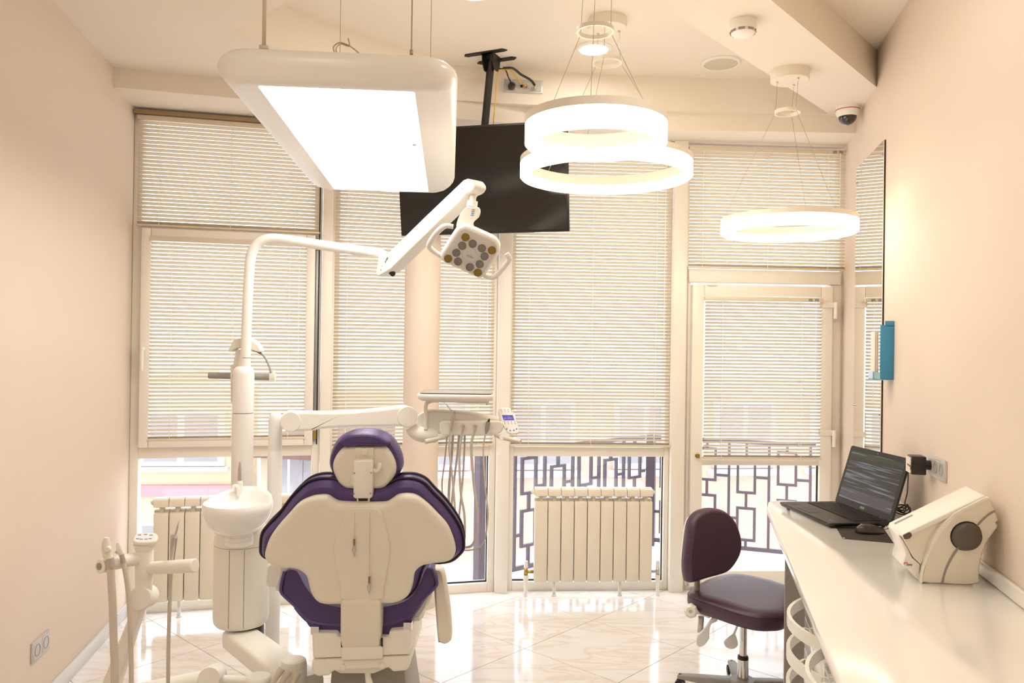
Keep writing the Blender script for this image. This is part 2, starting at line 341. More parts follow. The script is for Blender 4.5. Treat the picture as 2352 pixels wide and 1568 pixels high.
# window_2 behind the column
w2 = window('window_2', PW, 1.7, 0, 'tall fixed window behind the round column')
obj('frame', ring_frame(PW, uC, uD, 0, zt, .04, -.06, .02, .055, .03), PVC, w2, bev=.003)
zc2, zd2 = PW.z(1070, 1023), PW.z(1070, 1047)
bar(PW, uC+.04, uD-.04, zd2, zc2, -.055, .02, w2, 'transom'); pane(PW, uC+.04, uD-.04, zc2, zt-.03, -.02, w2); pane(PW, uC+.04, uD-.04, .055, zd2, -.02, w2)
bar(PW, uC+.04, uD-.04, .055, .063, -.016, -.008, w2, 'seal', RUBB, 0); bar(PW, uD-.046, uD-.04, .055, zd2, -.016, -.006, w2, 'seal', RUBB, 0)
blind(PW, uC+.006, uD-.02, PW.z(1070, 1021), zt-.005, .045, 'long venetian blind behind the round beige column', (.08, .62, .9))
# corner mullion, window_3, mullion
xa, xb = PX.u(1169, 1000), PX.u(1535, 1000); xc = PX.u(1566, 1000); xd = PX.L
b = B(); q = [PW.pt(uD+.001, 0, -.06), PW.pt(uD+.001, 0, .05), PX.pt(xa-.002, 0, .085), PX.pt(xa-.002, 0, -.06)]; b.loft([q, [p+V((0, 0, ZS)) for p in q]]); obj('trim_3', b, PVC, kind='structure', bev=.004, label='white corner mullion beside the wide fixed window')
mull('trim_4', PX, xb+.001, xc, .07, 'white mullion between the wide fixed window and the balcony door')
ztx = ZS-.025
w3 = window('window_3', PX, .5, 0, 'wide fixed window behind the centre radiator')
obj('frame', ring_frame(PX, xa, xb, 0, ztx, .03, -.06, .02, .055, .03), PVC, w3, bev=.003)
zc3, zd3 = PX.z(1350, 1025), PX.z(1350, 1047)
bar(PX, xa+.03, xb-.03, zd3, zc3, -.055, .02, w3, 'transom'); pane(PX, xa+.03, xb-.03, zc3, ztx-.03, -.02, w3); pane(PX, xa+.03, xb-.03, .055, zd3, -.02, w3)
bar(PX, xa+.03, xb-.03, .055, .063, -.016, -.006, w3, 'seal', RUBB, 0); bar(PX, xb-.036, xb-.03, .055, zd3, -.016, -.006, w3, 'seal', RUBB, 0)
blind(PX, xa+.004, xb-.002, PX.z(1350, 1023), ztx-.005, .045, 'wide long venetian blind above the centre radiator', (.11, .5, .9))
# door_1: balcony door with a fixed light above
d1 = window('door_1', PX, 1.6, 0, 'white pvc balcony door with blind and glazed lower panel')
zg, zh = PX.z(1750, 622), PX.z(1750, 652)
obj('frame', ring_frame(PX, xc+.001, xd-.005, 0, ztx, .025, -.06, .02, .03, .03), PVC, d1, bev=.003)
bar(PX, xc+.02, xd-.03, zh, zg, -.055, .045, d1, 'transom'); pane(PX, xc+.025, xd-.03, zg, ztx-.03, -.02, d1)
l0, l1 = PX.u(1582, 900), PX.u(1901, 900); lz1 = PX.z(1750, 657)
leaf = obj('door_leaf', ring_frame(PX, l0, l1, .03, lz1, .075, 0, .06, .1, .07), PVC, d1, bev=.006)
bar(PX, xc+.02, l0-.004, .03, zh, -.05, .03, d1, 'jamb'); bar(PX, l1+.004, xd-.02, .03, zh, -.05, .03, d1, 'jamb')
lm0, lm1 = PX.z(1740, 1066), PX.z(1740, 1052)
b = B(PX.M()); b.box((l0+.07, .002, lm0), (l1-.07, .05, lm1)); obj('rail', b, PVC, leaf, bev=.004)
for za, zb in ((lm1, lz1-.07), (.13, lm0)):
    b = B(PX.M()); b.box((l0+.075, .022, za), (l1-.075, .028, zb)); obj('pane', b, GLASS, leaf, smooth=False)
b = B(PX.M()); b.box((l1-.083, .028, .13), (l1-.075, .036, lm0)); obj('seal', b, RUBB, leaf)
for py in (715, 1005):
    z = PX.z(1905, py); b = B(PX.M()); b.box((l1-.09, .06, z+.02), (l1+.02, .07, z+.055)); b.cyl((l1+.012, .07, z-.05), (l1+.012, .07, z+.055), .012); obj('hinge', b, PVC, leaf, bev=.002)
z = PX.z(1597, 1043); b = B(PX.M()); b.lathe([], 3) if 0 else b.cyl((l0+.04, .06, z), (l0+.04, .075, z), .014); b.box((l0+.03, .075, z-.012), (l0+.05, .085, z+.012)); obj('lock', b, GOLD, leaf)
z = PX.z(1628, 655); uu = PX.u(1628, 655); b = B(PX.M()); b.box((uu-.03, .06, z-.008), (uu+.03, .072, z+.008)); obj('sensor', b, WHITE, leaf, bev=.002)
blind(PX, xc+.005, xd-.01, PX.z(1750, 621), ztx-.005, .06, 'wide short venetian blind above the balcony door', (.09, .5, .88), True)
blind(PX, PX.u(1607, 850), PX.u(1874, 850), PX.z(1740, 1050), PX.z(1740, 684), .085, 'venetian blind mounted on the balcony door leaf', (.15, .82), True)
# ------------------------------------------------------------------ outside: balcony, railings, houses
b = B(); q = [(-1.2, 4.85), (2.6, 5.12), (3.0, 5.75), (1.15, 6.5), (-.9, 5.3)]
b.loft([[(x, y, z) for x, y in q] for z in (-.3, -.05)]); obj('balcony_slab', b, pm('pale_concrete', 'e9e6e4', .8, bump=.3), kind='structure', smooth=False, label='pale concrete balcony slab outside the windows')
RAILM = pm('dark_mauve_railing_paint', '5b4c58', .55, var=.05)
def railing(a, c, label, zb=-.02, zt=.82):
    a, c = V(a), V(c); pl = Pl(a, c); t = thing('balcony_railing', (a+c)/2+V((0, 0, -.05)), label, 'railing'); M = pl.M(); L = pl.L; s = .02
    def bb(u0, u1, z0, z1): m = B(M); m.box((u0, -s/2, z0), (u1, s/2, z1)); obj('bar', m, RAILM, t, smooth=False)
    bb(0, L, zb, zb+.03); bb(0, L, zt-.03, zt)
    W = .29; n = max(2, int(round(L/W))); W = L/n
    for k in range(n):
        x = k*W; h = zt-zb-.06; z = zb+.03
        # two tall posts with interlocking staggered rectangles between
        bb(x+.02, x+.02+s, z, z+h)
        r = .08 if k % 2 else .0
        x0, x1 = x+.085, x+.085+.125
        for za, zc_ in ((z+.04+r, z+.30+r), (z+.40+r, z+.66+r)):
            bb(x0, x0+s, za, zc_); bb(x1, x1+s, za, zc_); bb(x0+s, x1, za, za+s); bb(x0+s, x1, zc_-s, zc_)
        xm = (x0+x1+s)/2
        bb(xm-s/2, xm+s/2, z, z+.04+r); bb(xm-s/2, xm+s/2, z+.30+r, z+.40+r); bb(xm-s/2, xm+s/2, z+.66+r, z+h)
        bb(x+.02+s, x0, z+.2, z+.2+s); bb(x1+s, min(x+W+.02, L), z+.52, z+.52+s)
    m = B(M); m.box((-.02, -.03, zb-.03), (.05, .03, zt)); obj('post', m, RAILM, t, smooth=False); return t
railing((-.20, 5.12, 0), (1.06, 6.18, 0), 'dark mauve geometric balcony railing receding outside the wide window')
railing((1.10, 6.20, 0), (2.75, 5.62, 0), 'dark mauve geometric balcony railing outside the balcony door')
def house(name, a, c, depth, z0, z1, mat, label, cols, rows, ww, wh, zr0, dz, wmat=None, band=None, roof=None, u_start=.6):
    pl = Pl(V(a), V(c)); t = thing(name, (V(a)+V(c))/2+V((0, 0, z0)), label, 'building'); M = pl.M(); L = pl.L
    m = B(M); m.box((0, -depth, z0), (L, 0, z1)); obj('wall', m, mat, t, smooth=False)
    fr = WFR; gl = WGL; st = (L-2*u_start)/max(1, cols-1) if cols > 1 else 0
    for i in range(cols):
        for j in range(rows):
            u = u_start+i*st; z = zr0+j*dz
            m = B(M); m.box((u-ww/2, -.02, z), (u+ww/2, .06, z+wh)); f = obj('window', m, fr, t, smooth=False)
            for s_ in (-1, 1):
                m = B(M); m.box((u+s_*ww*.23-ww*.19, .055, z+wh*.08), (u+s_*ww*.23+ww*.19, .07, z+wh*.92)); obj('pane', m, gl, f, smooth=False)
            m = B(M); m.box((u-ww/2-.08, 0, z-.1), (u+ww/2+.08, .16, z-.02)); obj('sill', m, fr, f, smooth=False)
    if band:
        for zb_ in band[0]: m = B(M); m.box((-.05, 0, zb_), (L+.05, .12, zb_+band[2])); obj('cornice', m, band[1], t, smooth=False)
    if roof:
        m = B(M); m.box((-.3, -depth-.3, z1), (L+.3, .5, z1+.25)); obj('roof', m, roof, t, smooth=False)
    return t
WFR = pm('white_window_frame', 'e2dedc', .5); WGL = pm('dull_window_glass', '8d8688', .45)
def brick(name, c1, c2, sc):
    m = pm(name, c1, .85); nt = m.node_tree; bt = nt.nodes.new('ShaderNodeTexBrick'); tc = nt.nodes.new('ShaderNodeTexCoord'); mp = nt.nodes.new('ShaderNodeMapping')
    mp.inputs['Rotation'].default_value = (math.pi/2, 0, 0); nt.links.new(tc.outputs['Object'], mp.inputs[0]); nt.links.new(mp.outputs[0], bt.inputs['Vector'])
    bt.inputs['Color1'].default_value = lin(c1)+(1,); bt.inputs['Color2'].default_value = lin(c2)+(1,); bt.inputs['Mortar'].default_value = lin('b79c8e')+(1,); bt.inputs['Scale'].default_value = sc
    nt.links.new(bt.outputs[0], nt.nodes['Principled BSDF'].inputs['Base Color']); return m
PEACH = brick('peach_brick', 'c69a84', 'cda48f', 6.0); YEL = pm('ochre_render', 'cbb595', .85); PINKB = pm('rose_render', 'b88488', .8); BRN = pm('brown_roof_tile', '6b4c42', .8, var=.15, scale=12, bump=.5)
house('brick_apartment_house', (-1.7, 11.5, 0), (9.0, 13.0, 0), 6, -9, .8, PEACH, 'peach brick apartment house facing the balcony', 7, 3, 1.0, 1.05, -5.75, 2.7)
b0 = house('ochre_apartment_house', (-13.2, 16.0, 0), (-8.0, 16.3, 0), 6, -9, .7, YEL, 'ochre apartment house with rose bands beyond the hinged window', 3, 3, 1.3, 1.3, -6.0, 2.7, band=([-6.7, -3.9, -.95], PINKB, .28))
house('ochre_bay_block', (-7.6, 15.6, 0), (-5.6, 15.8, 0), 2.2, -9, .55, YEL, 'protruding ochre bay with a wide loggia window', 1, 3, 1.7, 1.1, -5.4, 2.2, band=([-6.0, -3.8, -1.6], PINKB, .22), u_start=1.0)
house('pale_orange_house', (-5.2, 19.6, 0), (-1.0, 20.4, 0), 5, -9, .3, pm('pale_orange_render', 'cdb094', .85), 'pale orange house with narrow white windows', 3, 3, .8, 1.3, -7.4, 2.7)
house('brown_roof_house', (-4.6, 14.4, 0), (-2.3, 13.9, 0), 3, -9, -.55, pm('cream_render', 'b8a48c', .85), 'low house with a brown roof beside the peach brick one', 3, 2, .7, 1.2, -3.6, 2.1, roof=BRN)
b = B(); b.box((-40, 5.4, -9.3), (40, 60, -9)); obj('street_ground', b, pm('pale_asphalt', 'cfc8c6', .9), kind='structure', smooth=False, label='pale street far below the balcony')
# ------------------------------------------------------------------ ceiling fittings
DZ = V((0, 0, 1))
def disc(px, py, z, name, label, cat_, build, group=None):
    p = onz(px, py, z); t = thing(name, p, label, cat_, group); build(t, p); return t
def mk_down(r):
    def f(t, p):
        b = B(Matrix.Translation(p)); b.lathe([(r*1.28, 0), (r*1.28, -.004), (r*1.18, -.012), (r*1.0, -.012), (r*1.0, -.002)], 36, (True, False)); obj('rim', b, WHITE, t)
        b = B(Matrix.Translation(p)); b.lathe([(r*.99, -.004), (r*.99, -.010)], 36); obj('diffuser', b, DOWN_E, t)
    return f
disc(1364, 110, ZR, 'recessed_downlight', 'round lit recessed downlight seen through the pendant wires', 'ceiling light', mk_down(.075), 'recessed downlights')
disc(1088, -22, ZR, 'recessed_downlight', 'round lit recessed downlight above the television mount', 'ceiling light', mk_down(.075), 'recessed downlights')
for x, y, z in ((.75, 2.35, ZR), (-.7, 1.0, ZC), (.25, -.3, ZC), (-.75, -.5, ZC)):  # out-of-view downlights added as fill for the foreground
    p = V((x, y, z)); t = thing('recessed_downlight', p, 'added unseen recessed downlight that brightens the foreground', 'ceiling light', 'recessed downlights'); mk_down(.105)(t, p)
def mk_speaker(t, p):
    b = B(Matrix.Translation(p)); b.lathe([(.107, 0), (.107, -.006), (.1, -.012), (.09, -.012), (.09, -.006)], 40, (True, False)); obj('rim', b, WHITE, t)
    b = B(Matrix.Translation(p)); b.lathe([(.09, -.006), (.088, -.011), (.02, -.013)], 40); obj('grille', b, pm('speaker_grille', 'd9cdb4', .7, bump=.6, bscale=900), t)
disc(1656, 143, ZR, 'ceiling_speaker', 'round flush ceiling speaker with cream grille', 'speaker', mk_speaker)
def mk_smoke(t, p):
    b = B(Matrix.Translation(p)); b.lathe([(.055, 0), (.055, -.022)], 32); obj('base', b, WHITE, t, bev=.002)
    b = B(Matrix.Translation(p)); b.lathe([(.056, -.022), (.057, -.034), (.052, -.044)], 32); obj('body', b, WHITE, t)
    for k in range(8):
        a = math.radians(22+45*k); m = Matrix.Translation(p) @ Matrix.Rotation(a, 4, 'Z'); b = B(m); b.box((.05, -.013, -.053), (.0535, .013, -.044)); obj('vent', b, GREYP, t)
    b = B(Matrix.Translation(p)); b.lathe([(.05, -.044), (.049, -.054), (.04, -.062), (.02, -.066)], 32); obj('cap', b, WHITE, t)
disc(1707, 48, ZC, 'smoke_detector', 'white vented smoke detector on the ceiling', 'smoke detector', mk_smoke)
pc = onz(1947, 246, ZC)
t = thing('security_camera', pc, 'white dome security camera with dark dome in the ceiling corner', 'camera')
b = B(Matrix.Translation(pc)); b.lathe([(.066, 0), (.066, -.016), (.064, -.02)], 36); obj('base', b, WHITE, t)
b = B(Matrix.Translation(pc)); b.lathe([(.0665, -.017), (.0667, -.021)], 36); obj('red_band', b, RED, t)
b = B(Matrix.Translation(pc)); b.lathe([(.065, -.021), (.062, -.04), (.053, -.056), (.051, -.056)], 36); obj('housing', b, WHITE, t)
b = B(Matrix.Translation(pc)); b.lathe([(.05*math.cos(a), -.054-.05*math.sin(a)) for a in (0, .25, .5, .75, 1.0, 1.25, 1.5)], 36); obj('dome', b, pm('smoked_dome', '16130f', .08, coat=1), t)
# ring pendants
def inpoly(x, y, P):
    r = False
    for i in range(len(P)):
        a, c = P[i-1], P[i]
        if (a.y > y) != (c.y > y) and x < (c.x-a.x)*(y-a.y)/(c.y-a.y)+a.x: r = not r
    return r
def pendant(cx, Y, r, zb, H, small, zc, label, sp, ropes):
    c = aty(cx[0], cx[1], Y); c = V((c.x, Y, 0)); t = thing('ring_pendant_light', c+V((0, 0, zc)), label, 'pendant light', 'ring pendant lights')
    T = Matrix.Translation(c); th = .032
    b = B(T); b.lathe([(.093, zc), (.093, zc-.05), (.088, zc-.053)], 40); obj('canopy', b, RINGM, t)
    sc = V(small); sr_ = sp
    b = B(Matrix.Translation(sc)); b.lathe([(sr_, .008), (sr_, -.008), (sr_-.008, -.008), (sr_-.008, .008)], 40, loop=True); obj('spreader_ring', b, RINGM, t)
    zt_ = zb+H; zm = zb+H*.72; zi = zb+H*.5
    b = B(T); b.lathe([(r, zt_), (r, zm), (r-th, zi), (r-th, zt_)], 72, loop=True); obj('frame', b, RINGM, t, ang=30)
    b = B(T); b.lathe([(r, zm), (r, zb+.006), (r-.006, zb), (r-th+.004, zb), (r-th, zb+.006), (r-th, zi)], 72, loop=True); obj('diffuser', b, RING_E, t, ang=60)
    for k in range(3):
        a = ropes+2*math.pi*k/3; e = V((math.cos(a), math.sin(a), 0))
        b = B(); b.tube([c+e*.06+DZ*(zc-.05), sc+e*(sr_-.004), c+e*(r-.012)+DZ*zt_], .0012, 5); obj('wire', b, WIRE, t)
        b = B(Matrix.Translation(c+e*.06)); b.lathe([(.006, zc-.053), (.004, zc-.065)], 10); obj('wire_grip', b, CHROME, t)
cA = aty(1368, 300, 3.04); cBp = aty(1390.5, 385, 3.76); cC = aty(1810.5, 520, 3.88)
def ringz(py, px, Yn): return aty(px, py, Yn).z
rA, rB, rC = 165*3.04/FPX*.985, 199.5*3.76/FPX*.985, 152.5*3.88/FPX*.985
zA = aty(1368, 373.6, 3.04+rA).z; zB = aty(1390, 448, 3.76+rB).z; zCc = aty(1810, 558, 3.88+rC).z
pendant((1368, 300), 3.04, rA, zA, .112, aty(1367, 70, 3.04), ZR if inpoly(cA.x, 3.04, rec1) else ZC, 'small lit ring pendant hanging above the larger ring', .073, .35)
pendant((1391, 385), 3.76, rB, zB, .095, aty(1394, 142, 3.76), ZR, 'largest lit ring pendant overlapping the television screen', .073, .2)
pendant((1810, 520), 3.88, rC, zCc, .078, aty(1809, 257, 3.88), ZC, 'lit ring pendant near the mirror and balcony door', .062, .9)
# suspended panel light
ZP = 2.27
ln, rn_, rf, lf = onz(592, 200, ZP), onz(953, 208, ZP), onz(983, 440, ZP), onz(770, 435, ZP)
pc = (ln+rn_+rf+lf)/4; ax = V((math.sin(-.0799), math.cos(-.0799), 0)); ar = V((ax.y, -ax.x, 0))
hw = ((rn_-ln).length+(rf-lf).length)/4; hl = (((lf+rf)/2-(ln+rn_)/2).length)/2
PM = frame(pc, ar, ax, DZ)
t = thing('suspended_panel_light', pc+DZ*.2, 'large rectangular lit panel light hung on wires above the dental chair', 'panel light')
b = B(PM); L2 = lambda g, z, r: [(x, y, z) for x, y in rrect(-hw-g, -hl-g*.4, hw+g, hl+g*.4, r, 8)]
b.loft([L2(.0, .012, .012), L2(.0, .0, .012), L2(.05, .0, .04), L2(.08, .008, .06), L2(.105, .024, .085), L2(.122, .044, .1), L2(.128, .062, .105), L2(.123, .08, .105), L2(.105, .093, .09), L2(.06, .1, .06)], caps=(True, True)); obj('housing', b, WHITE, t, ang=60)
b = B(PM); b.box((-hw+.001, -hl+.001, .002), (hw-.001, hl-.001, .008)); obj('diffuser', b, PANEL_E, t, smooth=False)
k0 = (onz(959, 327, ZP)-pc); b = B(Matrix.Translation(pc+k0+V((-.012, -.004, -.004)))); b.lathe([(.009, .008), (.009, -.006), (.006, -.009)], 14); obj('knob', b, GREYP, t)
for (px, py), r, m, nm in (((606, 116), .006, WIREL, 'cable'), ((781, 122), .0012, WIRE, 'wire'), ((945, 125), .0022, WIRE, 'wire'), ((989, 128), .0012, WIRE, 'wire')):
    p0 = onz(px, py, ZP+.098)
    if px == 781: p0 = aty(781, 122, p0.y+.5)
    if px == 989: p0 = aty(989, 128, p0.y+.5)
    b = B(); p0.z = ZP+.098; b.tube([p0, V((p0.x, p0.y, (ZR if inpoly(p0.x, p0.y, rec1) or inpoly(p0.x, p0.y, rec2) else ZC)-.001))], r, 6); b.cyl(p0, p0+DZ*.012, r*2.4, seg=10); obj(nm, b, m, t)
b = B(); q = [(770, 124), (766, 108), (780, 98), (800, 104), (815, 114), (824, 122)]; b.tube(cat([aty(x, y, 2.9) for x, y in q], 6), .0025, 6); b.tube(cat([aty(x, y, 2.9) for x, y in [(775, 124), (772, 112), (783, 101), (802, 106), (800, 88)]], 6), .0025, 6); obj('loose_cable', b, WIRE, t)
# television on ceiling mount
TY = 4.3; tc_ = aty(1106, 413, TY)
mm = Matrix.Translation(tc_) @ Matrix.Rotation(math.radians(-12), 4, 'Z') @ Matrix.Rotation(math.radians(9), 4, 'X') @ Matrix.Rotation(math.radians(-.6), 4, 'Y')
tw, tht = .482, .294
t = thing('television', tc_+V((0, 0, -tht)), 'black flat screen television hung from the ceiling mount', 'television')
b = B(mm); b.box((-tw, 0, -tht), (tw, .03, tht)); b.box((-tw*.6, .03, -tht*.6), (tw*.6, .06, tht*.6)); obj('casing', b, BLKP, t, bev=.004)
b = B(mm); b.box((-tw+.011, -.002, -tht+.014), (tw-.011, .002, tht-.011)); obj('screen', b, SCRN, t, smooth=False)
mt = onz(1128, 128, ZR)
t = thing('television_mount', mt, 'black ceiling mount with tilting pole holding the television', 'mount')
T = Matrix.Translation(mt) @ Matrix.Rotation(-.42, 4, 'Z')
b = B(T)
b.pill([(-.11, -.075), (-.13, -.06), (-.13, -.045), (-.11, -.03), (-.03, -.03), (.0, .03), (.10, .03), (.12, .045), (.12, .06), (.10, .075), (.04, .075), (-.02, -.03), (.01, -.03), (.11, -.045), (.09, -.075)], [(0, -.006), (0, 0)]) if 0 else None
b.pill([(-.12, -.075), (.10, -.075), (.12, -.05), (.10, -.04), (-.12, -.04), (-.135, -.055)], [(0, -.006), (0, 0)]); b.pill([(-.10, .05), (.10, .05), (.12, .07), (.10, .09), (-.10, .09), (-.12, .07)], [(0, -.006), (0, 0)]); b.box((-.035, -.06, -.006), (.035, .07, 0)); obj('plate', b, BLACK, t, smooth=False)
for sx in (-.03, .03):
    b = B(T @ frame((sx-.003, 0, 0), (0, 1, 0), (0, 0, 1), (1, 0, 0))); b.pill([(-.05, 0), (.05, 0), (.045, -.05), (.02, -.085), (-.02, -.085), (-.045, -.05)], [(0, 0), (0, .006)]); obj('bracket', b, BLACK, t, smooth=False)
pb = mm @ V((.0, .066, .205)); b = B(); pt_ = mt+V((0, 0, -.03)); b.cyl(pt_, pb, .021, seg=18); obj('pole', b, BLACK, t)
b = B(mm); b.box((-.05, .0295, .178), (.05, .095, .235)); b.box((-.06, .0595, -.1), (.06, .075, .19)); obj('clamp', b, BLACK, t, bev=.003)
# socket strip in the recess behind
rfp = Pl(V((rec1[3].x, rec1[3].y, 0)), V((rec1[4].x, rec1[4].y, 0)))
us = rfp.u(1158, 198); ue = rfp.u(1246, 200); zs0 = rfp.z(1200, 214); zs1 = rfp.z(1200, 184)
def plate(pl, u0, u1, z0, z1, gangs, label, mat=SILV, name='socket_plate'):
    t = thing(name, pl.pt((u0+u1)/2, z0), label, 'socket'); b = B(frame(pl.o, pl.d, pl.n, DZ)); b.box((u0, .0, z0), (u1, .009, z1)); obj('plate', b, mat, t, bev=.002)
    w = (u1-u0)/gangs; zc_ = (z0+z1)/2
    for k, g in enumerate(gl_kinds.get(label, ['s']*gangs)):
        u = u0+w*(k+.5); r = min(w, z1-z0)*.3
        b = B(fz(pl.pt(u, zc_, .009), pl.n)); b.pill(rrect(-w*.4, -w*.4, w*.4, w*.4, .004, 3), [(0, 0), (.001, .002)]); obj('insert', b, mat, t)
        if g == 's':
            b = B(fz(pl.pt(u, zc_, .011), pl.n)); b.lathe([(r, -.001), (r, .0015), (r*.92, .0015), (r*.9, -.004), (.001, -.004)], 24); obj('outlet', b, GREYP, t)
            for s_ in (-1, 1): b = B(fz(pl.pt(u+s_*.0095*w/.07, zc_, .006), pl.n)); b.lathe([(.0026, 0), (.0026, .002)], 8); obj('pin_hole', b, BLKP, t)
        elif g == 'd':
            for s_ in (-1, 1): b = B(frame(pl.o, pl.d, pl.n, DZ)); b.box((u+s_*.012-.007, .011, zc_-.008), (u+s_*.012+.007, .013, zc_+.006)); obj('port', b, BLKP, t)
    return t
LBT = 'silver triple socket strip in the ceiling recess behind the television pole'
LBL = 'silver double power socket low on the pinkish wall'
LBR = 'silver triple power socket on the wall above the worktop'
gl_kinds = {LBT: ['n', 'd', 'n'], LBL: ['s', 's'], LBR: ['n', 's', 's']}
plate(rfp, us, ue, zs0, zs1, 3, LBT)
def ppt(px, py, o=.02): p = onpl(px, py, rfp.o+rfp.n*o, rfp.n); return p
st = mt+V((.05, .03, -.06))
def cable(name, pts, r, mat, label, plug=None, cat_='cable'):
    t = thing(name, pts[-1], label, cat_); b = B(); b.tube(cat(pts, 8), r, 8); obj('lead', b, mat, t)
    if plug: plug(t, pts[-1])
    return t
def plugf(mat, r, l):
    def f(t, p): b = B(fz(p, rfp.n)); b.lathe([(r*.5, .03+l*.2), (r, .02), (r, -.009)], 14); obj('plug', b, mat, t)
    return f
def plugsq(t, p): b = B(frame(p, rfp.d, rfp.n, DZ)); b.box((-.007, -.006, -.007), (.007, .014, .007)); obj('plug', b, YELL, t, bev=.001)
cable('power_cable', [st+V((-.011, 0, 0)), ppt(1160, 160, .15), ppt(1168, 178, .09), ppt(1175, 192, .055), ppt(1175, 198, .03)], .004, BLKP, 'thin black cable plugged into the recess socket strip', plugf(BLKP, .02, .02))
cable('data_cable', [st+V((.003, .0, -.004)), ppt(1172, 162, .15), ppt(1190, 182, .08), ppt(1204, 193, .045), ppt(1206, 197, .024)], .0035, YELL, 'yellow data cable plugged into the recess socket strip', plugsq)
cable('antenna_cable', [st+V((.017, 0, .004)), ppt(1178, 157, .16), ppt(1197, 171, .11), ppt(1219, 184, .07), ppt(1229, 197, .045), ppt(1230, 201, .03)], .007, BLKP, 'thick black cable with chrome tip plugged into the recess strip', plugf(CHROME, .012, .02))
cable('data_cable', [st+V((-.004, -.01, -.012)), aty(1143, 172, 4.26), aty(1140, 210, 4.27), aty(1135, 260, 4.285), aty(1133, 290, 4.32), aty(1132, 304, 4.36)], .003, YELL, 'yellow cable running down along the television pole')
# ------------------------------------------------------------------ radiators
def radiator(pl, uc, z0, z1, off, n, pitch, label):
    t = thing('radiator', pl.pt(uc, 0, off), label, 'radiator', 'aluminium radiators under the windows'); M = pl.M(); u0 = uc-n*pitch/2
    for k in range(n):
        a = u0+k*pitch; c = a+pitch
        b = B(M); g = .0015; zt_ = z1-.078
        b.box((a+g+.001, off-.03, z0), (c-g-.001, off+.045, zt_))            # front plate
        if k == 0: pr = obj('section', b, RAD, t, bev=.004); prs = pr
        else: prs = inst(pr, 'section', pl.d*(k*pitch), t)
        b = B(M)
        ring = [(off-.04, z1-.03), (off-.035, z1-.008), (off-.02, z1), (off+.025, z1), (off+.042, z1-.008), (off+.048, z1-.03), (off+.046, z1-.045), (off-.04, z1-.045)]
        b.loft([[(u, y, z) for y, z in ring] for u in (a+g, c-g)])
        if k == 0: hd = obj('head', b, RAD, prs)
        else: inst(hd, 'head', pl.d*(k*pitch), prs)
        b = B(M); b.box((a+.03, off-.03, zt_), (a+.05, off+.03, z1-.04)); b.box((a+g, off-.03, zt_), (c-g, off+.02, zt_+.012)); b.box((a+.004, off+.005, zt_+.028), (c-.004, off+.03, zt_+.034))
        if k == 0: gr = obj('grille', b, RADD, prs)
        else: inst(gr, 'grille', pl.d*(k*pitch), prs)
    for s_, e in ((-1, u0), (1, u0+n*pitch)):
        b = B(fz(pl.pt(e, z1-.027, off), pl.d*s_)); b.lathe([(.016, 0), (.016, .012), (.008, .014), (.008, .02)], 8); obj('end_plug', b, RAD, t, ang=20)
        b = B(); u = e+s_*.045; b.cyl(pl.pt(u, 0, off), pl.pt(u, z0+.02, off), .011, seg=12); b.cyl(pl.pt(u, z0, off), pl.pt(u, z0+.03, off), .016, seg=8); obj('pipe', b, WHITE, t)
        b = B(); b.cyl(pl.pt(u, z0+.03, off), pl.pt(u, z0+.075, off), .012, seg=10); b.cyl(pl.pt(u, z0+.05, off), pl.pt(e, z0+.05, off), .01, seg=10); obj('valve', b, GOLD if s_ < 0 else STEEL, t)
        b = B(); b.lathe([]) if 0 else b.cyl(pl.pt(u, z0+.075, off), pl.pt(u, z0+.115, off), .013, .011, 12); obj('valve_cap', b, WHITE, t)
    for f_ in (.18, .74):
        b = B(); u = u0+n*pitch*f_; b.cyl(pl.pt(u, 0, off-.01), pl.pt(u, z0+.005, off-.01), .01, seg=10); b.cyl(pl.pt(u, 0, off-.01), pl.pt(u, .008, off-.01), .014, seg=10); obj('foot', b, WHITE, t)
off = .13; pr_ = Pl(PX.pt(0, 0, off), PX.pt(1, 0, off))
ra0, ra1 = pr_.u(1226, 1230), pr_.u(1495, 1230)
radiator(PX, (ra0+ra1)/2, pr_.z(1360, 1331), pr_.z(1360, 1119), off, 9, (ra1-ra0)/9, 'cream radiator of nine sections standing under the wide centre window')
pl_ = Pl(PW.pt(0, 0, off), PW.pt(1, 0, off)); rb0, rb1 = pl_.u(354, 1250), pl_.u(668, 1250)
radiator(PW, (rb0+rb1)/2, pl_.z(500, 1370), pl_.z(500, 1138), off, 9, (rb1-rb0)/9, 'cream radiator partly hidden behind the cuspidor cylinder')
# ------------------------------------------------------------------ wall things: sockets, mirror, blue holder
def on_(pl, px, py): p = onpl(px, py, pl.o, pl.n); return (p-pl.o).dot(pl.d), p.z
u0, z0 = on_(P_L, 69, 1522); u1, z1 = on_(P_L, 109, 1443); zc_ = (on_(P_L, 89, 1484)[1])
plate(P_L, min(u0, u1), max(u0, u1), zc_-.041, zc_+.041, 2, LBL)
u0, _ = on_(P_R, 2137, 1070); u1, _ = on_(P_R, 2176, 1075); zc_ = on_(P_R, 2157, 1075)[1]
class _F: pass
plr = Pl(P_R.o, P2); plr.n = nR
ua, ub = min(u0, u1), max(u0, u1)
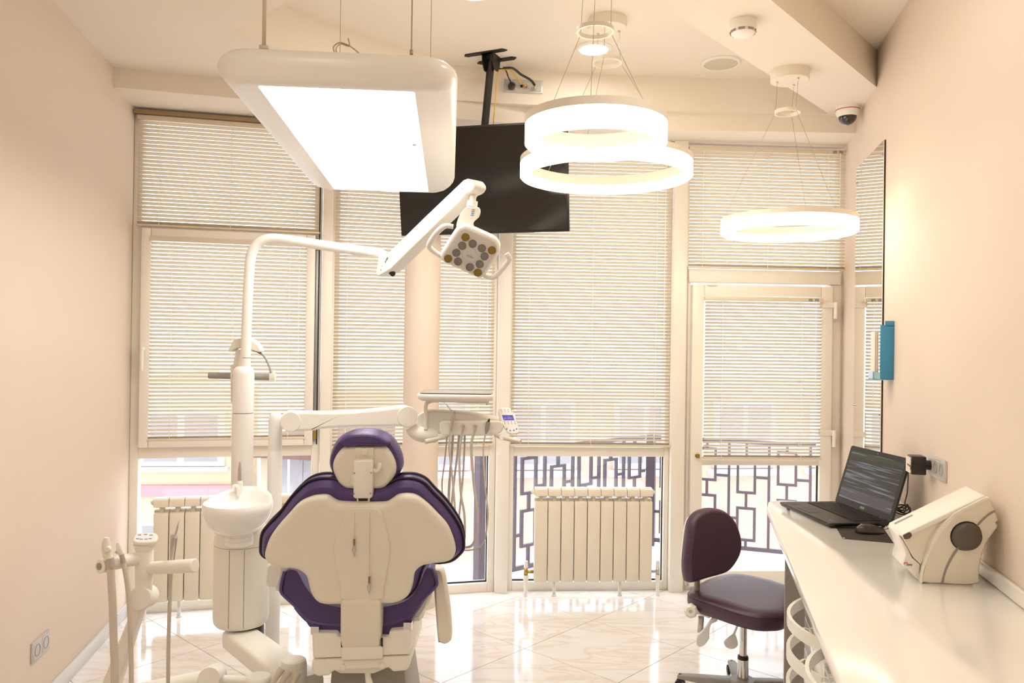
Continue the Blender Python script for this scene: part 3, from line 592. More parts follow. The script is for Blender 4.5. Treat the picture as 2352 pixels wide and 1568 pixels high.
# gangs run along the wall: the far gang holds the adapter
plr2 = Pl(P_R.pt(P_R.L, 0), P_R.o); plr2.n = nR
plate(plr2, P_R.L-ub, P_R.L-ua, zc_-.04, zc_+.04, 3, LBR)
sock_far = P_R.o+P_R.d*(ub-(ub-ua)/6)+DZ*zc_
m0, m0z = on_(P_R, 1972, 390); m1, m1z = on_(P_R, 2035.5, 318); mz = (m0z+m1z)/2
t = thing('wall_mirror', P_R.pt((m0+m1)/2, .86), 'tall frameless mirror reflecting the blinds, fixed to the cream wall', 'mirror')
Mr = frame(P_R.o, P_R.d, nR, DZ)
b = B(Mr); b.box((m1+.001, .001, .87), (m0-.001, .007, mz-.001)); obj('backing', b, BLACK, t, smooth=False)
b = B(Mr); b.box((m1+.002, .0075, .871), (m0, .011, mz)); obj('glass', b, MIRR, t, smooth=False)
for u, z in ((m1+.02, mz-.07), (m0-.02, mz-.09), (m1+.02, on_(P_R, 2030, 953)[1]), (m0-.02, on_(P_R, 1974, 933)[1])):
    b = B(fz(P_R.o+P_R.d*u+nR*.011+DZ*z, nR)); b.lathe([(.008, 0), (.008, .006), (.005, .008)], 12); obj('clip', b, CHROME, t)
h0, _ = on_(P_R, 2054, 800); hz0 = on_(P_R, 2045, 872)[1]; hz1 = on_(P_R, 2045, 738)[1]
t = thing('card_holder', P_R.o+P_R.d*(h0+.02)+DZ*hz0, 'blue acrylic wall holder with paper cards beside the mirror', 'holder')
hh = hz1-hz0; Mh = frame(P_R.o+P_R.d*h0+DZ*hz0, P_R.d, nR, DZ)
b = B(Mh); b.box((0, .0005, 0), (.012, .06, hh*.93)); b.box((0, .0005, hh*.9), (.012, .04, hh)); obj('side_plate', b, BLUEP, t, bev=.002)
b = B(Mh); b.box((.012, .0005, 0), (.1, .016, hh)); obj('back_plate', b, BLUEP, t)
b = B(Mh); b.box((.0, .0005, 0), (.1, .092, .006)); b.box((0, .086, 0), (.1, .092, hh*.14)); b.box((0, .06, 0), (.004, .092, hh*.13)); obj('tray', b, BLUEL, t)
for k in range(3): b = B(Mh); b.box((.016, .064+k*.007, .008), (.095, .069+k*.007, hh*.82)); obj('card', b, PAPER, t)
# ------------------------------------------------------------------ dental chair
def crop(ox, oy, s): return lambda x, y: (ox+x/s, oy+y/s)
c6 = crop(560, 960, 2.579)
class TP:                                    # tilted plane through a point; local 2D axes a (right), c (up), n (towards the room)
    def __init__(s, p, n, a=None):
        s.p = V(p); s.n = V(n).normalized(); a = V(a) if a else V((1, 0, 0)); s.a = (a-s.n*a.dot(s.n)).normalized(); s.c = s.n.cross(s.a)
        if s.c.z < 0: s.c = -s.c
        s.m = frame(s.p, s.a, s.c, s.n)
    def l(s, px, py): q = onpl(px, py, s.p, s.n)-s.p; return V((q.dot(s.a), q.dot(s.c)))
    def w(s, px, py, o=0): return onpl(px, py, s.p, s.n)+s.n*o
    def tr(s, pts, cf=None, n=6): 
        q = [s.l(*(cf(*p) if cf else p)) for p in pts]; return [(v.x, v.y) for v in (cat([(v.x, v.y, 0) for v in q], n, True) if n > 1 else q)]
YCH = 2.28; th = math.radians(14)
bp = aty(833, 1250, YCH); BR = TP(bp, (0, -math.cos(th), -math.sin(th)))
chair = thing('dental_chair', V((bp.x, 2.75, 0)), 'dental chair with purple upholstery and cream back shell', 'dental chair')
shell = [(583, 1088), (480, 1087), (430, 1062), (402, 1015), (386, 955), (370, 915), (335, 888), (290, 877), (230, 876), (180, 864), (146, 840), (130, 808), (136, 765), (157, 705), (203, 637), (270, 560), (335, 492), (400, 460), (450, 450), (500, 451), (532, 470), (562, 486), (610, 491), (720, 494),
         (800, 494), (850, 489), (885, 468), (920, 447), (980, 442), (1030, 455), (1088, 498), (1150, 560), (1205, 622), (1237, 690), (1255, 758), (1251, 800), (1225, 830), (1190, 842), (1120, 850), (1064, 862), (1030, 885), (1012, 920), (1004, 970), (988, 1022), (955, 1058), (900, 1080), (820, 1084)]
cush = [(583, 1102), (455, 1092), (408, 1052), (388, 965), (352, 905), (292, 882), (205, 880), (125, 855), (92, 830), (88, 790), (95, 720), (122, 675), (200, 595), (270, 500), (340, 430), (385, 402), (440, 388), (510, 388), (560, 405), (602, 425), (650, 435), (720, 438),
        (790, 435), (850, 420), (895, 396), (940, 387), (1000, 390), (1060, 415), (1112, 470), (1172, 530), (1232, 610), (1272, 680), (1291, 750), (1290, 800), (1270, 830), (1222, 868), (1150, 880), (1095, 872), (1062, 890), (1040, 940), (1022, 1000), (1000, 1045), (955, 1085), (900, 1098), (820, 1100)]
so_ = BR.tr(shell, c6, 4); cu_ = BR.tr(cush, c6, 4)
b = B(BR.m); b.pill(so_, [(.004, -.012), (0, 0), (.001, .01), (.005, .018), (.011, .0225), (.018, .0245)]); backsh = obj('back_shell', b, CREAMD, chair, ang=50)
b = B(BR.m); b.pill(cu_, [(.03, -.085), (.012, -.08), (.0, -.066), (-.004, -.05), (-.003, -.036), (.002, -.022), (.008, -.012), (.014, -.004)]); bc = obj('backrest', b, PURP, chair, ang=60)
for w, i in ((-.03, -.004), (-.068, -.002)):
    b = B(BR.m); b.tube([(p[0], p[1], w) for p in inset2(cu_, i)], .0045, 6, closed=True); obj('piping', b, PIPING, bc)
# raised spine and lower bracket
sp = BR.tr([(600, 1040), (585, 980), (545, 760), (560, 680), (600, 560), (622, 516), (660, 508), (770, 508), (812, 520), (838, 570), (868, 690), (875, 770), (838, 980), (818, 1040)], c6, 3)
b = B(BR.m); b.pill(sp, [(.0, .02), (.0, .0302)]); obj('spine', b, CREAMD, chair, bev=.003, ang=60)
lb = BR.tr([(585, 1040), (583, 1345), (820, 1338), (822, 1038)], c6, 1)
b = B(BR.m); b.pill(lb, [(0, -.03), (0, .036)]); obj('back_bracket', b, CREAMD, chair, bev=.012, seg=3)
# headrest
hp = aty(838, 1060, YCH-.02); HR = TP(hp, (0, -math.cos(math.radians(8)), -math.sin(math.radians(8))))
hs = HR.tr([(600, 412), (560, 375), (535, 320), (528, 280), (540, 235), (570, 190), (605, 165), (660, 160), (720, 160), (780, 160), (835, 163), (870, 195), (898, 250), (905, 295), (893, 340), (862, 385), (825, 412), (770, 418), (660, 418)], c6, 5)
hc = HR.tr([(620, 428), (565, 400), (528, 345), (504, 290), (505, 240), (525, 180), (560, 132), (620, 98), (690, 85), (760, 87), (820, 105), (870, 140), (905, 190), (928, 250), (930, 300), (905, 350), (860, 400), (815, 426), (720, 434)], c6, 5)
b = B(HR.m); b.pill(hs, [(.002, -.01), (0, 0), (.003, .008), (.008, .013), (.013, .0145)]); obj('headrest_shell', b, CREAMD, chair, ang=50)
b = B(HR.m); b.pill(hc, [(.03, -.075), (.012, -.07), (.0, -.055), (-.003, -.035), (.0, -.014), (.006, -.002)]); hcu = obj('headrest', b, PURP, chair, ang=60)
hl_ = HR.tr([(570, 130), (605, 165), (660, 162), (720, 160), (780, 160), (838, 162), (868, 138), (820, 104), (760, 86), (690, 84), (620, 97)], c6, 5)
b = B(HR.m); b.pill(hl_, [(.0, -.05), (-.002, .002), (.001, .012), (.004, .018), (.007, .0205)]); obj('headrest_roll', b, PURP, hcu, ang=60)
hb = HR.tr([(666, 232), (664, 440), (675, 450), (765, 450), (775, 440), (777, 235), (768, 228), (675, 228)], c6, 1)
b = B(HR.m); b.pill(hb, [(0, .01), (0, .036), (.0015, .0395), (.0028, .041)]); hbk = obj('headrest_bracket', b, WHITE, chair, ang=50)
hb2 = HR.tr([(668, 165), (668, 232), (775, 232), (775, 165)], c6, 1)
b = B(HR.m); b.pill(hb2, [(0, .012), (0, .02), (.003, .022)]); obj('bracket_plate', b, CREAMD, hbk, ang=50)
q = HR.l(*c6(722, 186)); b = B(HR.m); b.lathe([(.011, .02), (.01, .026), (.006, .028)], 16); b.v = [p+HR.a*q.x+HR.c*q.y for p in b.v]; obj('pivot_cap', b, CREAMD, hbk)
for x, y in ((673, 300), (769, 298), (670, 420), (766, 419)):
    q = HR.w(*c6(x, y), .041); b = B(fz(q, HR.n)); b.lathe([(.0022, -.001), (.0022, .0012)], 8); obj('screw', b, GREYP, hbk)
for s_, x in ((-1, 683), (1, 760)): q0 = HR.w(*c6(x, 232), .02); b = B(); b.cyl(q0, q0+HR.c*.006, .003, seg=8); obj('stop_pin', b, WHITE, hbk)
pth = [HR.w(*c6(x, y), o) for x, y, o in ((777, 290, .025), (792, 296, .028), (808, 285, .03), (815, 262, .03), (810, 252, .028))]
b = B(); b.tube(cat(pth, 5), [.006]*21, 8); obj('release_lever', b, WHITE, hbk)
b = B(); b.tube(cat([HR.w(*c6(x, y), .02) for x, y in ((662, 325), (658, 350), (664, 385))], 5), .006, 8); obj('side_knob', b, WHITE, hbk)
sl = HR.tr([(680, 450), (679, 527), (755, 527), (757, 450)], c6, 1)
b = B(HR.m); b.pill(sl, [(0, .01), (0, .03)]); obj('slide_bar', b, CREAMD, chair, bev=.003)
b = B(HR.m); b.pill(HR.tr([(690, 452), (692, 470), (745, 470), (747, 452)], c6, 1), [(0, .029), (0, .031)]); obj('slide_slot', b, BLACK, chair)
# seat: deep padded trough lofted away from the backrest
SP = TP(aty(838, 1400, 2.36), (0, -1, 0))
prof = SP.tr([(242, 905), (222, 985), (222, 1030), (250, 1062), (300, 1108), (348, 1180), (400, 1248), (540, 1278), (700, 1284), (860, 1276), (958, 1240), (1030, 1150), (1072, 1085), (1132, 1002), (1143, 965), (1112, 890), (1085, 905), (1040, 1010), (960, 1085), (820, 1118), (700, 1124), (560, 1118), (430, 1080), (350, 990), (300, 905)], c6, 3)
def ring_at(y, sc, dz): return [(p[0]*sc, p[1]+dz, -(y-2.36)) for p in prof]
b = B(SP.m); b.loft([ring_at(2.358, .965, .0), ring_at(2.362, .985, .0), ring_at(2.37, 1.0, .0), ring_at(2.42, 1.0, 0), ring_at(2.55, .97, -.01), ring_at(2.75, .88, -.03), ring_at(3.05, .72, -.06), ring_at(3.4, .6, -.08), ring_at(3.62, .55, -.1), ring_at(3.66, .48, -.1)]); seat = obj('seat', b, PURP, chair, ang=60)
edge = SP.tr([(242, 905), (222, 985), (222, 1030), (250, 1062), (300, 1108), (348, 1165), (400, 1205), (480, 1222), (585, 1226), (700, 1228), (820, 1222), (900, 1208), (965, 1185), (1010, 1150), (1060, 1075), (1132, 1002), (1143, 965), (1112, 890)], c6, 1)
b = B(SP.m); b.tube(cat([(x, y, .0) for x, y in edge], 4), .005, 6); obj('piping', b, pm('violet_piping', '5a4a80', .4, bump=.2), seat)
b = B(SP.m); b.tube(cat([(x, y-.009, -.004) for x, y in edge[4:14]], 4), .003, 6); obj('stitching', b, PIPING, seat)
pan = SP.tr([(275, 1090), (272, 1150), (300, 1215), (345, 1255), (395, 1280), (985, 1250), (1040, 1215), (1085, 1140), (1090, 1085), (1000, 1180), (850, 1260), (520, 1260), (380, 1210)], c6, 3)
b = B(SP.m); b.loft([[(x*s_, y, -d) for x, y in pan] for s_, d in ((.95, .06), (1, .09), (1, .3), (.85, .6))]); obj('seat_pan', b, CREAM, chair, ang=60)
# lift body below the seat
LP = TP(aty(830, 1500, 2.33), (0, -1, 0))
def pz(y): return LP.l(*c6(700, y)).y
def pxx(x): return LP.l(*c6(x, 1400)).x
up = LP.tr([(402, 1290), (408, 1425), (985, 1402), (986, 1262), (980, 1250), (860, 1262), (858, 1300), (560, 1300), (550, 1275), (410, 1272)], c6, 1)
b = B(LP.m); b.loft([[(x, y, -d) for x, y in up] for d in (0, .32)]); obj('lift_cover', b, CREAM, chair, bev=.012, seg=3)
b = B(LP.m); b.pill(LP.tr([(580, 1350), (580, 1428), (826, 1418), (826, 1342)], c6, 1), [(0, 0), (0, .012)]); obj('hinge_cover', b, CREAM, chair, bev=.006)
for x in (583, 820): b = B(LP.m); b.pill(LP.tr([(x-4, 1300), (x-4, 1350), (x+4, 1350), (x+4, 1300)], c6, 1), [(0, .0), (0, .008)]); obj('bracket_gap', b, BLACK, chair)
lo = LP.tr([(402, 1432), (398, 1490), (410, 1522), (440, 1534), (505, 1530), (525, 1500), (860, 1482), (880, 1508), (960, 1500), (982, 1475), (986, 1408)], c6, 1)
b = B(LP.m); b.loft([[(x, y, -d) for x, y in lo] for d in (.002, .32)]); lov = obj('lower_cover', b, CREAM, chair, bev=.01, seg=3)
for x, y in ((587, 1478), (817, 1466)): q = LP.w(*c6(x, y), .0); b = B(fz(q, LP.n)); b.lathe([(.0085, -.004), (.0085, .002), (.006, .004)], 18); obj('cap', b, CREAM, lov)
for x, y in ((418, 1262), (968, 1238)): b = B(LP.m); l = LP.l(*c6(x, y)); b.box((l.x-.012, l.y-.012, -.03), (l.x+.012, l.y+.012, -.004)); obj('chrome_bracket', b, CHROME, chair)
b = B(); zb = LP.w(*c6(700, 1500)).z; x0 = LP.w(*c6(600, 1400)).x
b.loft([[(bp.x+sx*w, y_, z) for sx, y_ in ((-1, 2.40), (1, 2.40), (1, 2.40+d), (-1, 2.40+d))] for z, w, d in ((zb+.02, .11, .22), (zb-.12, .12, .28), (.16, .14, .4), (.08, .16, .5))]); obj('lift_column', b, GREYP, chair, bev=.01)
b = B(LP.m); b.pill(LP.tr([(520, 1515), (560, 1535), (760, 1535), (870, 1490), (840, 1488), (540, 1505)], c6, 1), [(0, -.08), (0, -.03)]); obj('under_tray', b, CREAM, chair)
b = B(); b.tube([LP.w(*c6(715, 1500), -.05), LP.w(*c6(725, 1560), -.03), LP.w(*c6(740, 1600), -.02)], [.011, .009, .012], 8); obj('cable_clamp', b, WHITE, chair)
b = B(Matrix.Translation((bp.x, 2.6, 0))); b.pill(rrect(-.22, -.42, .22, .42, .1), [(0, 0), (0, .05), (.02, .075), (.05, .08)]); obj('base_plate', b, CREAM, chair, ang=50)
b = B(); b.loft([[(bp.x+sx*.19, y_, z+dz) for sx, dz in ((-1, 0), (1, 0), (1, .08), (-1, .08))] for y_, z in ((2.36, zb-.16), (2.62, .2), (2.85, .06))]); obj('lift_arm', b, CREAM, chair, bev=.01)
# armrests
AR = TP(aty(1020, 1350, 2.42), (0, -1, 0))
b = B(AR.m); b.pill(AR.tr([(1130, 1010), (1150, 1290), (1165, 1318), (1195, 1327), (1222, 1312), (1233, 1280), (1225, 1140), (1205, 1000), (1180, 890), (1120, 888)], c6, 4), [(.004, -.03), (0, -.02), (0, .012), (.003, .018), (.007, .022)]); obj('armrest', b, CREAMD, chair, ang=50)
AL = TP(aty(630, 1330, 2.52), (0, -1, 0))
b = B(AL.m); b.pill(AL.tr([(150, 860), (134, 940), (134, 978), (160, 1000), (200, 995), (222, 970), (240, 890), (225, 850)], c6, 4), [(.006, -.34), (.002, -.31), (0, -.28), (0, .005), (.003, .012), (.006, .015)]); obj('armrest', b, WHITE, chair, ang=50)
b = B(AL.m); b.pill(AL.tr([(165, 990), (168, 1045), (225, 1052), (240, 1000), (228, 960)], c6, 1), [(0, -.3), (0, -.03)]); obj('armrest_stem', b, CREAMD, chair, bev=.008)
# bib chains
def bib(x0, ya, yb, yc, label):
    t = thing('bib_chain', BR.w(*c6(x0, yc), .034), label, 'bib clip', 'bib clips hanging on the chair back'); b = B()
    z0_, z1_ = BR.w(*c6(x0, ya), .036), BR.w(*c6(x0-3, yb), .036); n = int((z1_-z0_).length/.0032)
    for k in range(n):
        p = z0_.lerp(z1_, k/n); r = .0013
        b.add([p+V(d)*r for d in ((1, 0, 0), (-1, 0, 0), (0, 1, 0), (0, -1, 0), (0, 0, 1), (0, 0, -1))], [(0, 2, 4), (2, 1, 4), (1, 3, 4), (3, 0, 4), (2, 0, 5), (1, 2, 5), (3, 1, 5), (0, 3, 5)])
    obj('ball_chain', b, STEEL, t, kind='stuff')
    L = (yc-yb)/2.579/FPX*YCH; q = z1_; b = B(); b.box((q.x-.0032, q.y-.002, q.z-L*.38), (q.x+.0032, q.y+.002, q.z)); obj('clip_body', b, pm('copper_clip', '9a7c62', .35, .7), t, bev=.0008)
    b = B(); b.tube([q-DZ*L*.3+V((.001, 0, 0)), q-DZ*L*.7+V((.003, -.001, 0)), q-DZ*L+V((.001, 0, 0))], [.0022, .002, .0008], 6); b.tube([q-DZ*L*.36, q-DZ*L*.55+V((-.005, -.002, 0)), q-DZ*L*.95], [.0015, .0018, .0008], 6); obj('clip_jaw', b, STEEL, t)
bib(672, 530, 680, 785, 'short ball chain bib clip hanging on the cream chair back')
bib(760, 530, 900, 1005, 'long ball chain bib clip hanging on the cream chair back')
# ------------------------------------------------------------------ cuspidor unit with basin, pole
YU = 3.1; c5 = crop(440, 1050, 3.027)
def PT(px, py, Y=YU): return aty(px, py, Y)
cx = PT(555.5, 1300).x; rU = (617-494)/2*YU/FPX
unit = thing('cuspidor_unit', V((cx, YU, 0)), 'white cuspidor unit with cylinder body, spittoon basin and tall pole', 'dental unit')
zb_, zt_ = PT(555, 1452, YU-rU).z, PT(555, 1262, YU-rU).z
b = B(Matrix.Translation((cx, YU, 0))); b.lathe([(rU*.9, zb_), (rU*.97, zb_+.01), (rU, zb_+.03), (rU, zt_)], 48, (True, False)); obj('body', b, CREAM, unit, ang=50)
b = B(Matrix.Translation((cx, YU, 0))); b.lathe([(rU*1.002, zt_), (rU*1.0, zt_+.012), (rU*.95, zt_+.045), (rU*.8, zt_+.072), (rU*.5, zt_+.085), (.02, zt_+.088)], 48); obj('top_cover', b, CREAM, unit, ang=50)
for px in (528, 560.5):
    a = math.asin(max(-1, min(1, (PT(px, 1350, YU-rU*.9).x-cx)/rU))); p = V((cx+rU*math.sin(a), YU-rU*math.cos(a), 0)); b = B(); b.tube([p+DZ*(zb_+.012), p+DZ*(zt_-.004)], .0013, 5); obj('panel_seam', b, GREYP, unit)
b = B(Matrix.Translation((cx, YU, 0))); b.lathe([(rU*1.001, zt_-.001), (rU*1.004, zt_), (rU*1.001, zt_+.001)], 48, (False, False)); obj('rim_seam', b, GREYP, unit)
YBs = YU-.1; bc_ = PT(546.5, 1165, YBs); rb_ = (623-470)/2*YBs/FPX
zr = PT(546, 1160, YBs).z
b = B(Matrix.Translation((bc_.x, YBs, zr)) @ Matrix.Diagonal((1, 1.12, 1, 1)))
b.lathe([(rb_*.40, -.105), (rb_*.62, -.095), (rb_*.82, -.07), (rb_*.95, -.04), (rb_*1.0, -.012), (rb_*.995, .006), (rb_*.965, .015), (rb_*.92, .014), (rb_*.87, .006), (rb_*.78, -.02), (rb_*.6, -.045), (rb_*.3, -.06), (rb_*.12, -.064)], 56); b.v = [p+DZ*(.03*max(0, (p.y-YBs)/rb_)**1.5 if p.z > zr-.06 else 0) for p in b.v]; obj('basin', b, CERAM, unit, ang=60)
nb = PT(549, 1250, YBs).z
b = B(Matrix.Translation((bc_.x+.006, YBs, 0))); b.lathe([(.05, nb), (.054, nb+.005), (.054, nb+.018), (.0528, nb+.019), (.054, nb+.02), (.054, nb+.036), (.0528, nb+.037), (.054, nb+.038), (.058, zr-.095)], 32); obj('basin_neck', b, CERAM, unit, ang=40)
b = B(); f0 = PT(547, 1139, YBs+.105); b.tube(cat([f0, f0+DZ*.028, f0+V((-.006, -.006, .042)), f0+V((-.016, -.012, .04)), f0+V((-.018, -.013, .032))], 6), .0065, 10); obj('rinse_spout', b, WHITE, unit)
b = B(); f0 = PT(550, 1118, YBs+.125); b.tube([f0-DZ*.03, f0+DZ*.02], [.014, .013], 14); b.tube([f0+DZ*.02, f0+DZ*.025], [.011, .009], 12); obj('cup_filler_base', b, WHITE, unit)
b = B(); b.tube([f0+DZ*.024, f0+DZ*.07, f0+DZ*.1], [.008, .0075, .003], 12); obj('cup_filler', b, STEEL, unit)
# pole
px_, Yp = 559.5, YU+.14
def PP(px, py): return aty(px, py, Yp)
pz0 = zb_; pc_ = PP(559, 1000); rp = 24*Yp/FPX; xb_ = PP(559, 900).x
b = B(); b.cyl(V((xb_, Yp, pz0)), V((xb_, Yp, PP(559, 948).z-.001)), rp*1.0, seg=36); obj('pole_lower', b, WHITE, unit)
b = B(Matrix.Translation((xb_, Yp, 0))); z9 = PP(559, 842).z; b.lathe([(rp*.985, PP(559, 947).z), (rp*.985, z9-.03), (rp*.93, z9-.012), (rp*.7, z9), (rp*.5, z9+.002)], 36); obj('pole_collar', b, WHITE, unit, ang=50)
# monitor bracket behind the pole
br = thing('instrument_bracket', PT(555, 862, Yp+.1), 'grey horizontal bracket bar with curved cable behind the white pole', 'bracket')
b = B(); b.tube([aty(480, 862, Yp+.053), aty(622, 866, Yp+.053)], .0135, 16); obj('bar', b, GREYP, br)
b = B(); b.tube(cat([aty(580, 803, Yp+.06), aty(604, 815, Yp+.06), aty(618, 840, Yp+.05), aty(622, 858, Yp+.045)], 8), .005, 8); obj('cable', b, GREYP, br)
b = B(); q = aty(626, 866, Yp+.045); b.box((q.x-.012, q.y-.012, q.z-.018), (q.x+.012, q.y+.012, q.z+.016)); b.cyl(q+DZ*.016, q+DZ*.03, .007, seg=10); obj('connector', b, CREAMD, br, bev=.003)
AH = TP(aty(570, 800, Yp+.058), (0, -1, 0)); c4 = crop(0, 500, 2.904)
b = B(AH.m); b.pill(AH.tr([(1535, 885), (1562, 830), (1585, 808), (1640, 800), (1700, 815), (1745, 865), (1748, 895), (1680, 880), (1600, 870), (1560, 890)], c4, 4), [(.003, -.03), (0, -.02), (0, .02), (.003, .03)]); obj('hook_cover', b, CREAMD, br, ang=50)
b = B(AH.m); b.pill(AH.tr([(1545, 985), (1548, 1230), (1562, 1235), (1562, 1000), (1600, 985), (1600, 880), (1580, 880), (1565, 975)], c4, 1), [(0, -.02), (0, .02)]); obj('side_cover', b, CREAMD, br, bev=.004)
# lamp: swan neck, flexible arm and head
lamp = thing('dental_lamp', PP(559, 842), 'white operating lamp with swan neck pole, jointed arm and square led head', 'dental lamp')
rt_ = 11.2*Yp/FPX
nk = [PP(563.5, 842), PP(564.5, 800), PP(568, 700), PP(572, 630), PP(577, 585), PP(592, 560), PP(615, 549), PP(645, 549), aty(720, 560, Yp-.02), aty(800, 572, Yp-.05), aty(852, 579, Yp-.07)]
b = B(); k = cat(nk, 7); b.tube(k, rt_*1.02, 20); obj('swan_neck', b, WHITE, lamp)
b = B(); b.tube([PP(564.3, 822), PP(564.35, 820.5)], rt_*1.03, 20); obj('seam_ring', b, GREYP, lamp)
Ya = Yp-.08
b = B(); b.tube(cat([aty(846, 578, Ya), aty(870, 581, Ya), aty(879, 588, Ya), aty(880, 600, Ya), aty(879, 632, Ya)], 7), rt_*1.02, 18); obj('elbow', b, WHITE, lamp)
c2 = crop(860, 390, 5.8075)
Ea, Eb = aty(882, 612, Ya-.03), aty(1086, 432, 2.72); hd_ = V((Eb.x-Ea.x, Eb.y-Ea.y, 0)).normalized(); nA = V((hd_.y, -hd_.x, 0))
FA = TP(Ea, nA, hd_)
b = B(FA.m); b.pill(FA.tr([(105, 1420), (92, 1380), (105, 1270), (160, 1205), (700, 680), (1260, 150), (1310, 130), (1370, 145), (1405, 195), (1413, 240), (1385, 290), (1345, 318), (1300, 335), (1220, 430), (620, 1010), (290, 1335), (180, 1400), (130, 1425)], c2, 1), [(0, -.03), (0, .026)]); arm = obj('flex_arm', b, CREAM, lamp, bev=.006, seg=3)
for x, y, r in ((1246, 265, .0025), (178, 1290, .0022), (163, 1340, .003)): b = B(fz(FA.w(*c2(x, y), .026), nA)); b.lathe([(r, -.001), (r, .001)], 10); obj('screw', b, GREYP, arm)
b = B(); b.tube([FA.w(*c2(205, 1345), .0), FA.w(*c2(250, 1390), .0)], .011, 10); obj('joint_knob', b, BLKP, arm)
text('lettering', 'a-dec', FA.m @ Matrix.Translation((*FA.l(*c2(236, 1205)), .027)) @ Matrix.Rotation(math.radians(44), 4, 'Z'), .013, INK, arm, italic=.3)
yh = Eb.y
b = B(); b.cyl(aty(1088, 437, yh), aty(1085.5, 462, yh), .0115, seg=16); b.cyl(aty(1085.5, 462, yh), aty(1084, 475, yh), .0185, seg=20); obj('stem', b, CREAM, lamp)
HP = TP(aty(1078, 500, yh-.02), (0, -math.cos(.15), -math.sin(.15)))
b = B(HP.m); b.pill(HP.tr([(1225, 500), (1160, 570), (1115, 660), (1095, 760), (1130, 800), (1310, 790), (1320, 700), (1390, 630), (1412, 560), (1395, 505), (1340, 490), (1270, 488)], c2, 4), [(.002, -.03), (0, -.02), (0, .006), (.0015, .012), (.003, .0145)]); yk = obj('yoke', b, CREAM, lamp, ang=45)
for y, x, mt_ in ((530, 1322, YELL), (555, 1318, LTBL), (580, 1313, LTBL), (606, 1307, LTBL)):
    l = HP.l(*c2(x, y)); b = B(HP.m); b.box((l.x-.0052, l.y-.0012, .0145), (l.x+.0052, l.y+.0012, .0162)); obj('indicator', b, mt_, yk)
HD = TP(aty(1082, 578, 2.66), (0, -math.cos(.42), -math.sin(.42)))
ho = HD.tr([(1085, 800), (1160, 748), (1240, 748), (1400, 815), (1590, 905), (1660, 975), (1678, 1050), (1645, 1150), (1490, 1395), (1425, 1445), (1345, 1430), (1130, 1330), (940, 1245), (888, 1185), (893, 1110), (930, 1040)], c2, 5)
b = B(HD.m); b.pill(ho, [(.02, -.05), (.006, -.045), (0, -.03), (0, -.008), (.003, -.001), (.008, .001)]); hd = obj('lamp_head', b, WHITE, lamp, ang=45)
b = B(HD.m); b.pill(inset2(ho, .011), [(0, .0), (0, .0025), (.001, .003)]); obj('lens_plate', b, pm('pale_lens_plate', 'd8d3cc', .2, var=.02), hd)
LEDY = pm('amber_led_lens', '8a6f22', .2, .3, var=.5, scale=260); LEDG = pm('grey_led_lens', '7d7974', .2, .4, var=.5, scale=260)
for x, y in ((1216, 893), (1568, 1067), (985, 1178), (1380, 1365)): b = B(fz(HD.w(*c2(x, y), .003), HD.n)); b.lathe([(.0142, 0), (.0142, .002), (.011, .003)], 20); obj('led', b, LEDY, hd)
for x, y in ((1172, 1005), (1311, 980), (1433, 1040), (1094, 1100), (1117, 1217), (1470, 1148), (1406, 1252), (1273, 1292)): b = B(fz(HD.w(*c2(x, y), .003), HD.n)); b.lathe([(.0142, 0), (.0142, .002), (.011, .003)], 20); obj('led', b, LEDG, hd)
b = B(fz(HD.w(*c2(1280, 1138), .003), HD.n)); b.lathe([(.0275, 0), (.0272, .002), (.02, .0035)], 30); cd_ = obj('centre_disc', b, pm('disc_grey', 'cfcbc8', .25), hd)
text('lettering', 'a-dec', HD.m @ Matrix.Translation((*HD.l(*c2(1280, 1145)), .0068)) @ Matrix.Rotation(math.radians(-22), 4, 'Z'), .011, pm('pale_blue_ink', '8f93c0', .5), cd_)
b = B(); b.tube(cat([HD.w(*c2(x, y), o) for x, y, o in ((890, 1185, -.03), (800, 1120, -.02), (735, 1030, -.0), (745, 960, .01), (820, 840, .02), (900, 750, .03), (965, 715, .03), (1060, 725, .03))], 6), [.009]*6+[.0095]*30+[.0085]*7, 12); obj('handle', b, WHITE, hd)
b = B(); b.tube(cat([HD.w(*c2(x, y), o) for x, y, o in ((1430, 1420, -.03), (1510, 1450, -.02), (1600, 1430, -.0), (1690, 1330, .01), (1790, 1190, .02), (1800, 1140, .03), (1765, 1080, .03))], 6), [.009]*37, 12); obj('handle', b, WHITE, hd)
# ------------------------------------------------------------------ floor link, assistant arm
lk = obj
LKY0, LKY1 = 3.0, 2.62; c7 = crop(0, 1028, 2.904)
b = B(); a0, a1 = aty(*c7(1590, 1250), 3.08), aty(*c7(1960, 1530), 2.62); d_ = (a1-a0).normalized(); s_ = d_.cross(DZ).normalized(); u_ = s_.cross(d_)
b.loft([[q+s_*x+u_*y for x, y in rrect(-.062, -.045, .062, .03, .02, 3)] for q in (a0, a1, a1+d_*.1)]); obj('link_arm', b, CREAM, unit, ang=40)
b = B(Matrix.Translation((cx+.03, YU, 0))); b.lathe([(.06, zb_-.05), (.06, zb_+.002)], 20); obj('link_pivot', b, BLKP, unit)
hub = aty(*c7(1962, 1405), 2.52); b = B(Matrix.Translation((hub.x, 2.52, hub.z))); b.lathe([(.042, -.3), (.041, -.02), (.037, -.004), (.03, .0)], 32); obj('link_hub', b, CREAM, unit)
asst = thing('assistant_arm', V((hub.x-.05, 2.4, hub.z-.3)), 'cream assistant arm with suction holders and touch pad', 'dental arm')
Y2 = 2.26; c9 = crop(190, 1170, 3.94)
def A(x, y, Y=Y2): return aty(*c9(x, y), Y)
k_ = Y2/FPX/3.94
p = A(555, 600); xP = p.x
b = B(Matrix.Translation((xP, Y2, 0))); z_ = lambda y: A(555, y).z
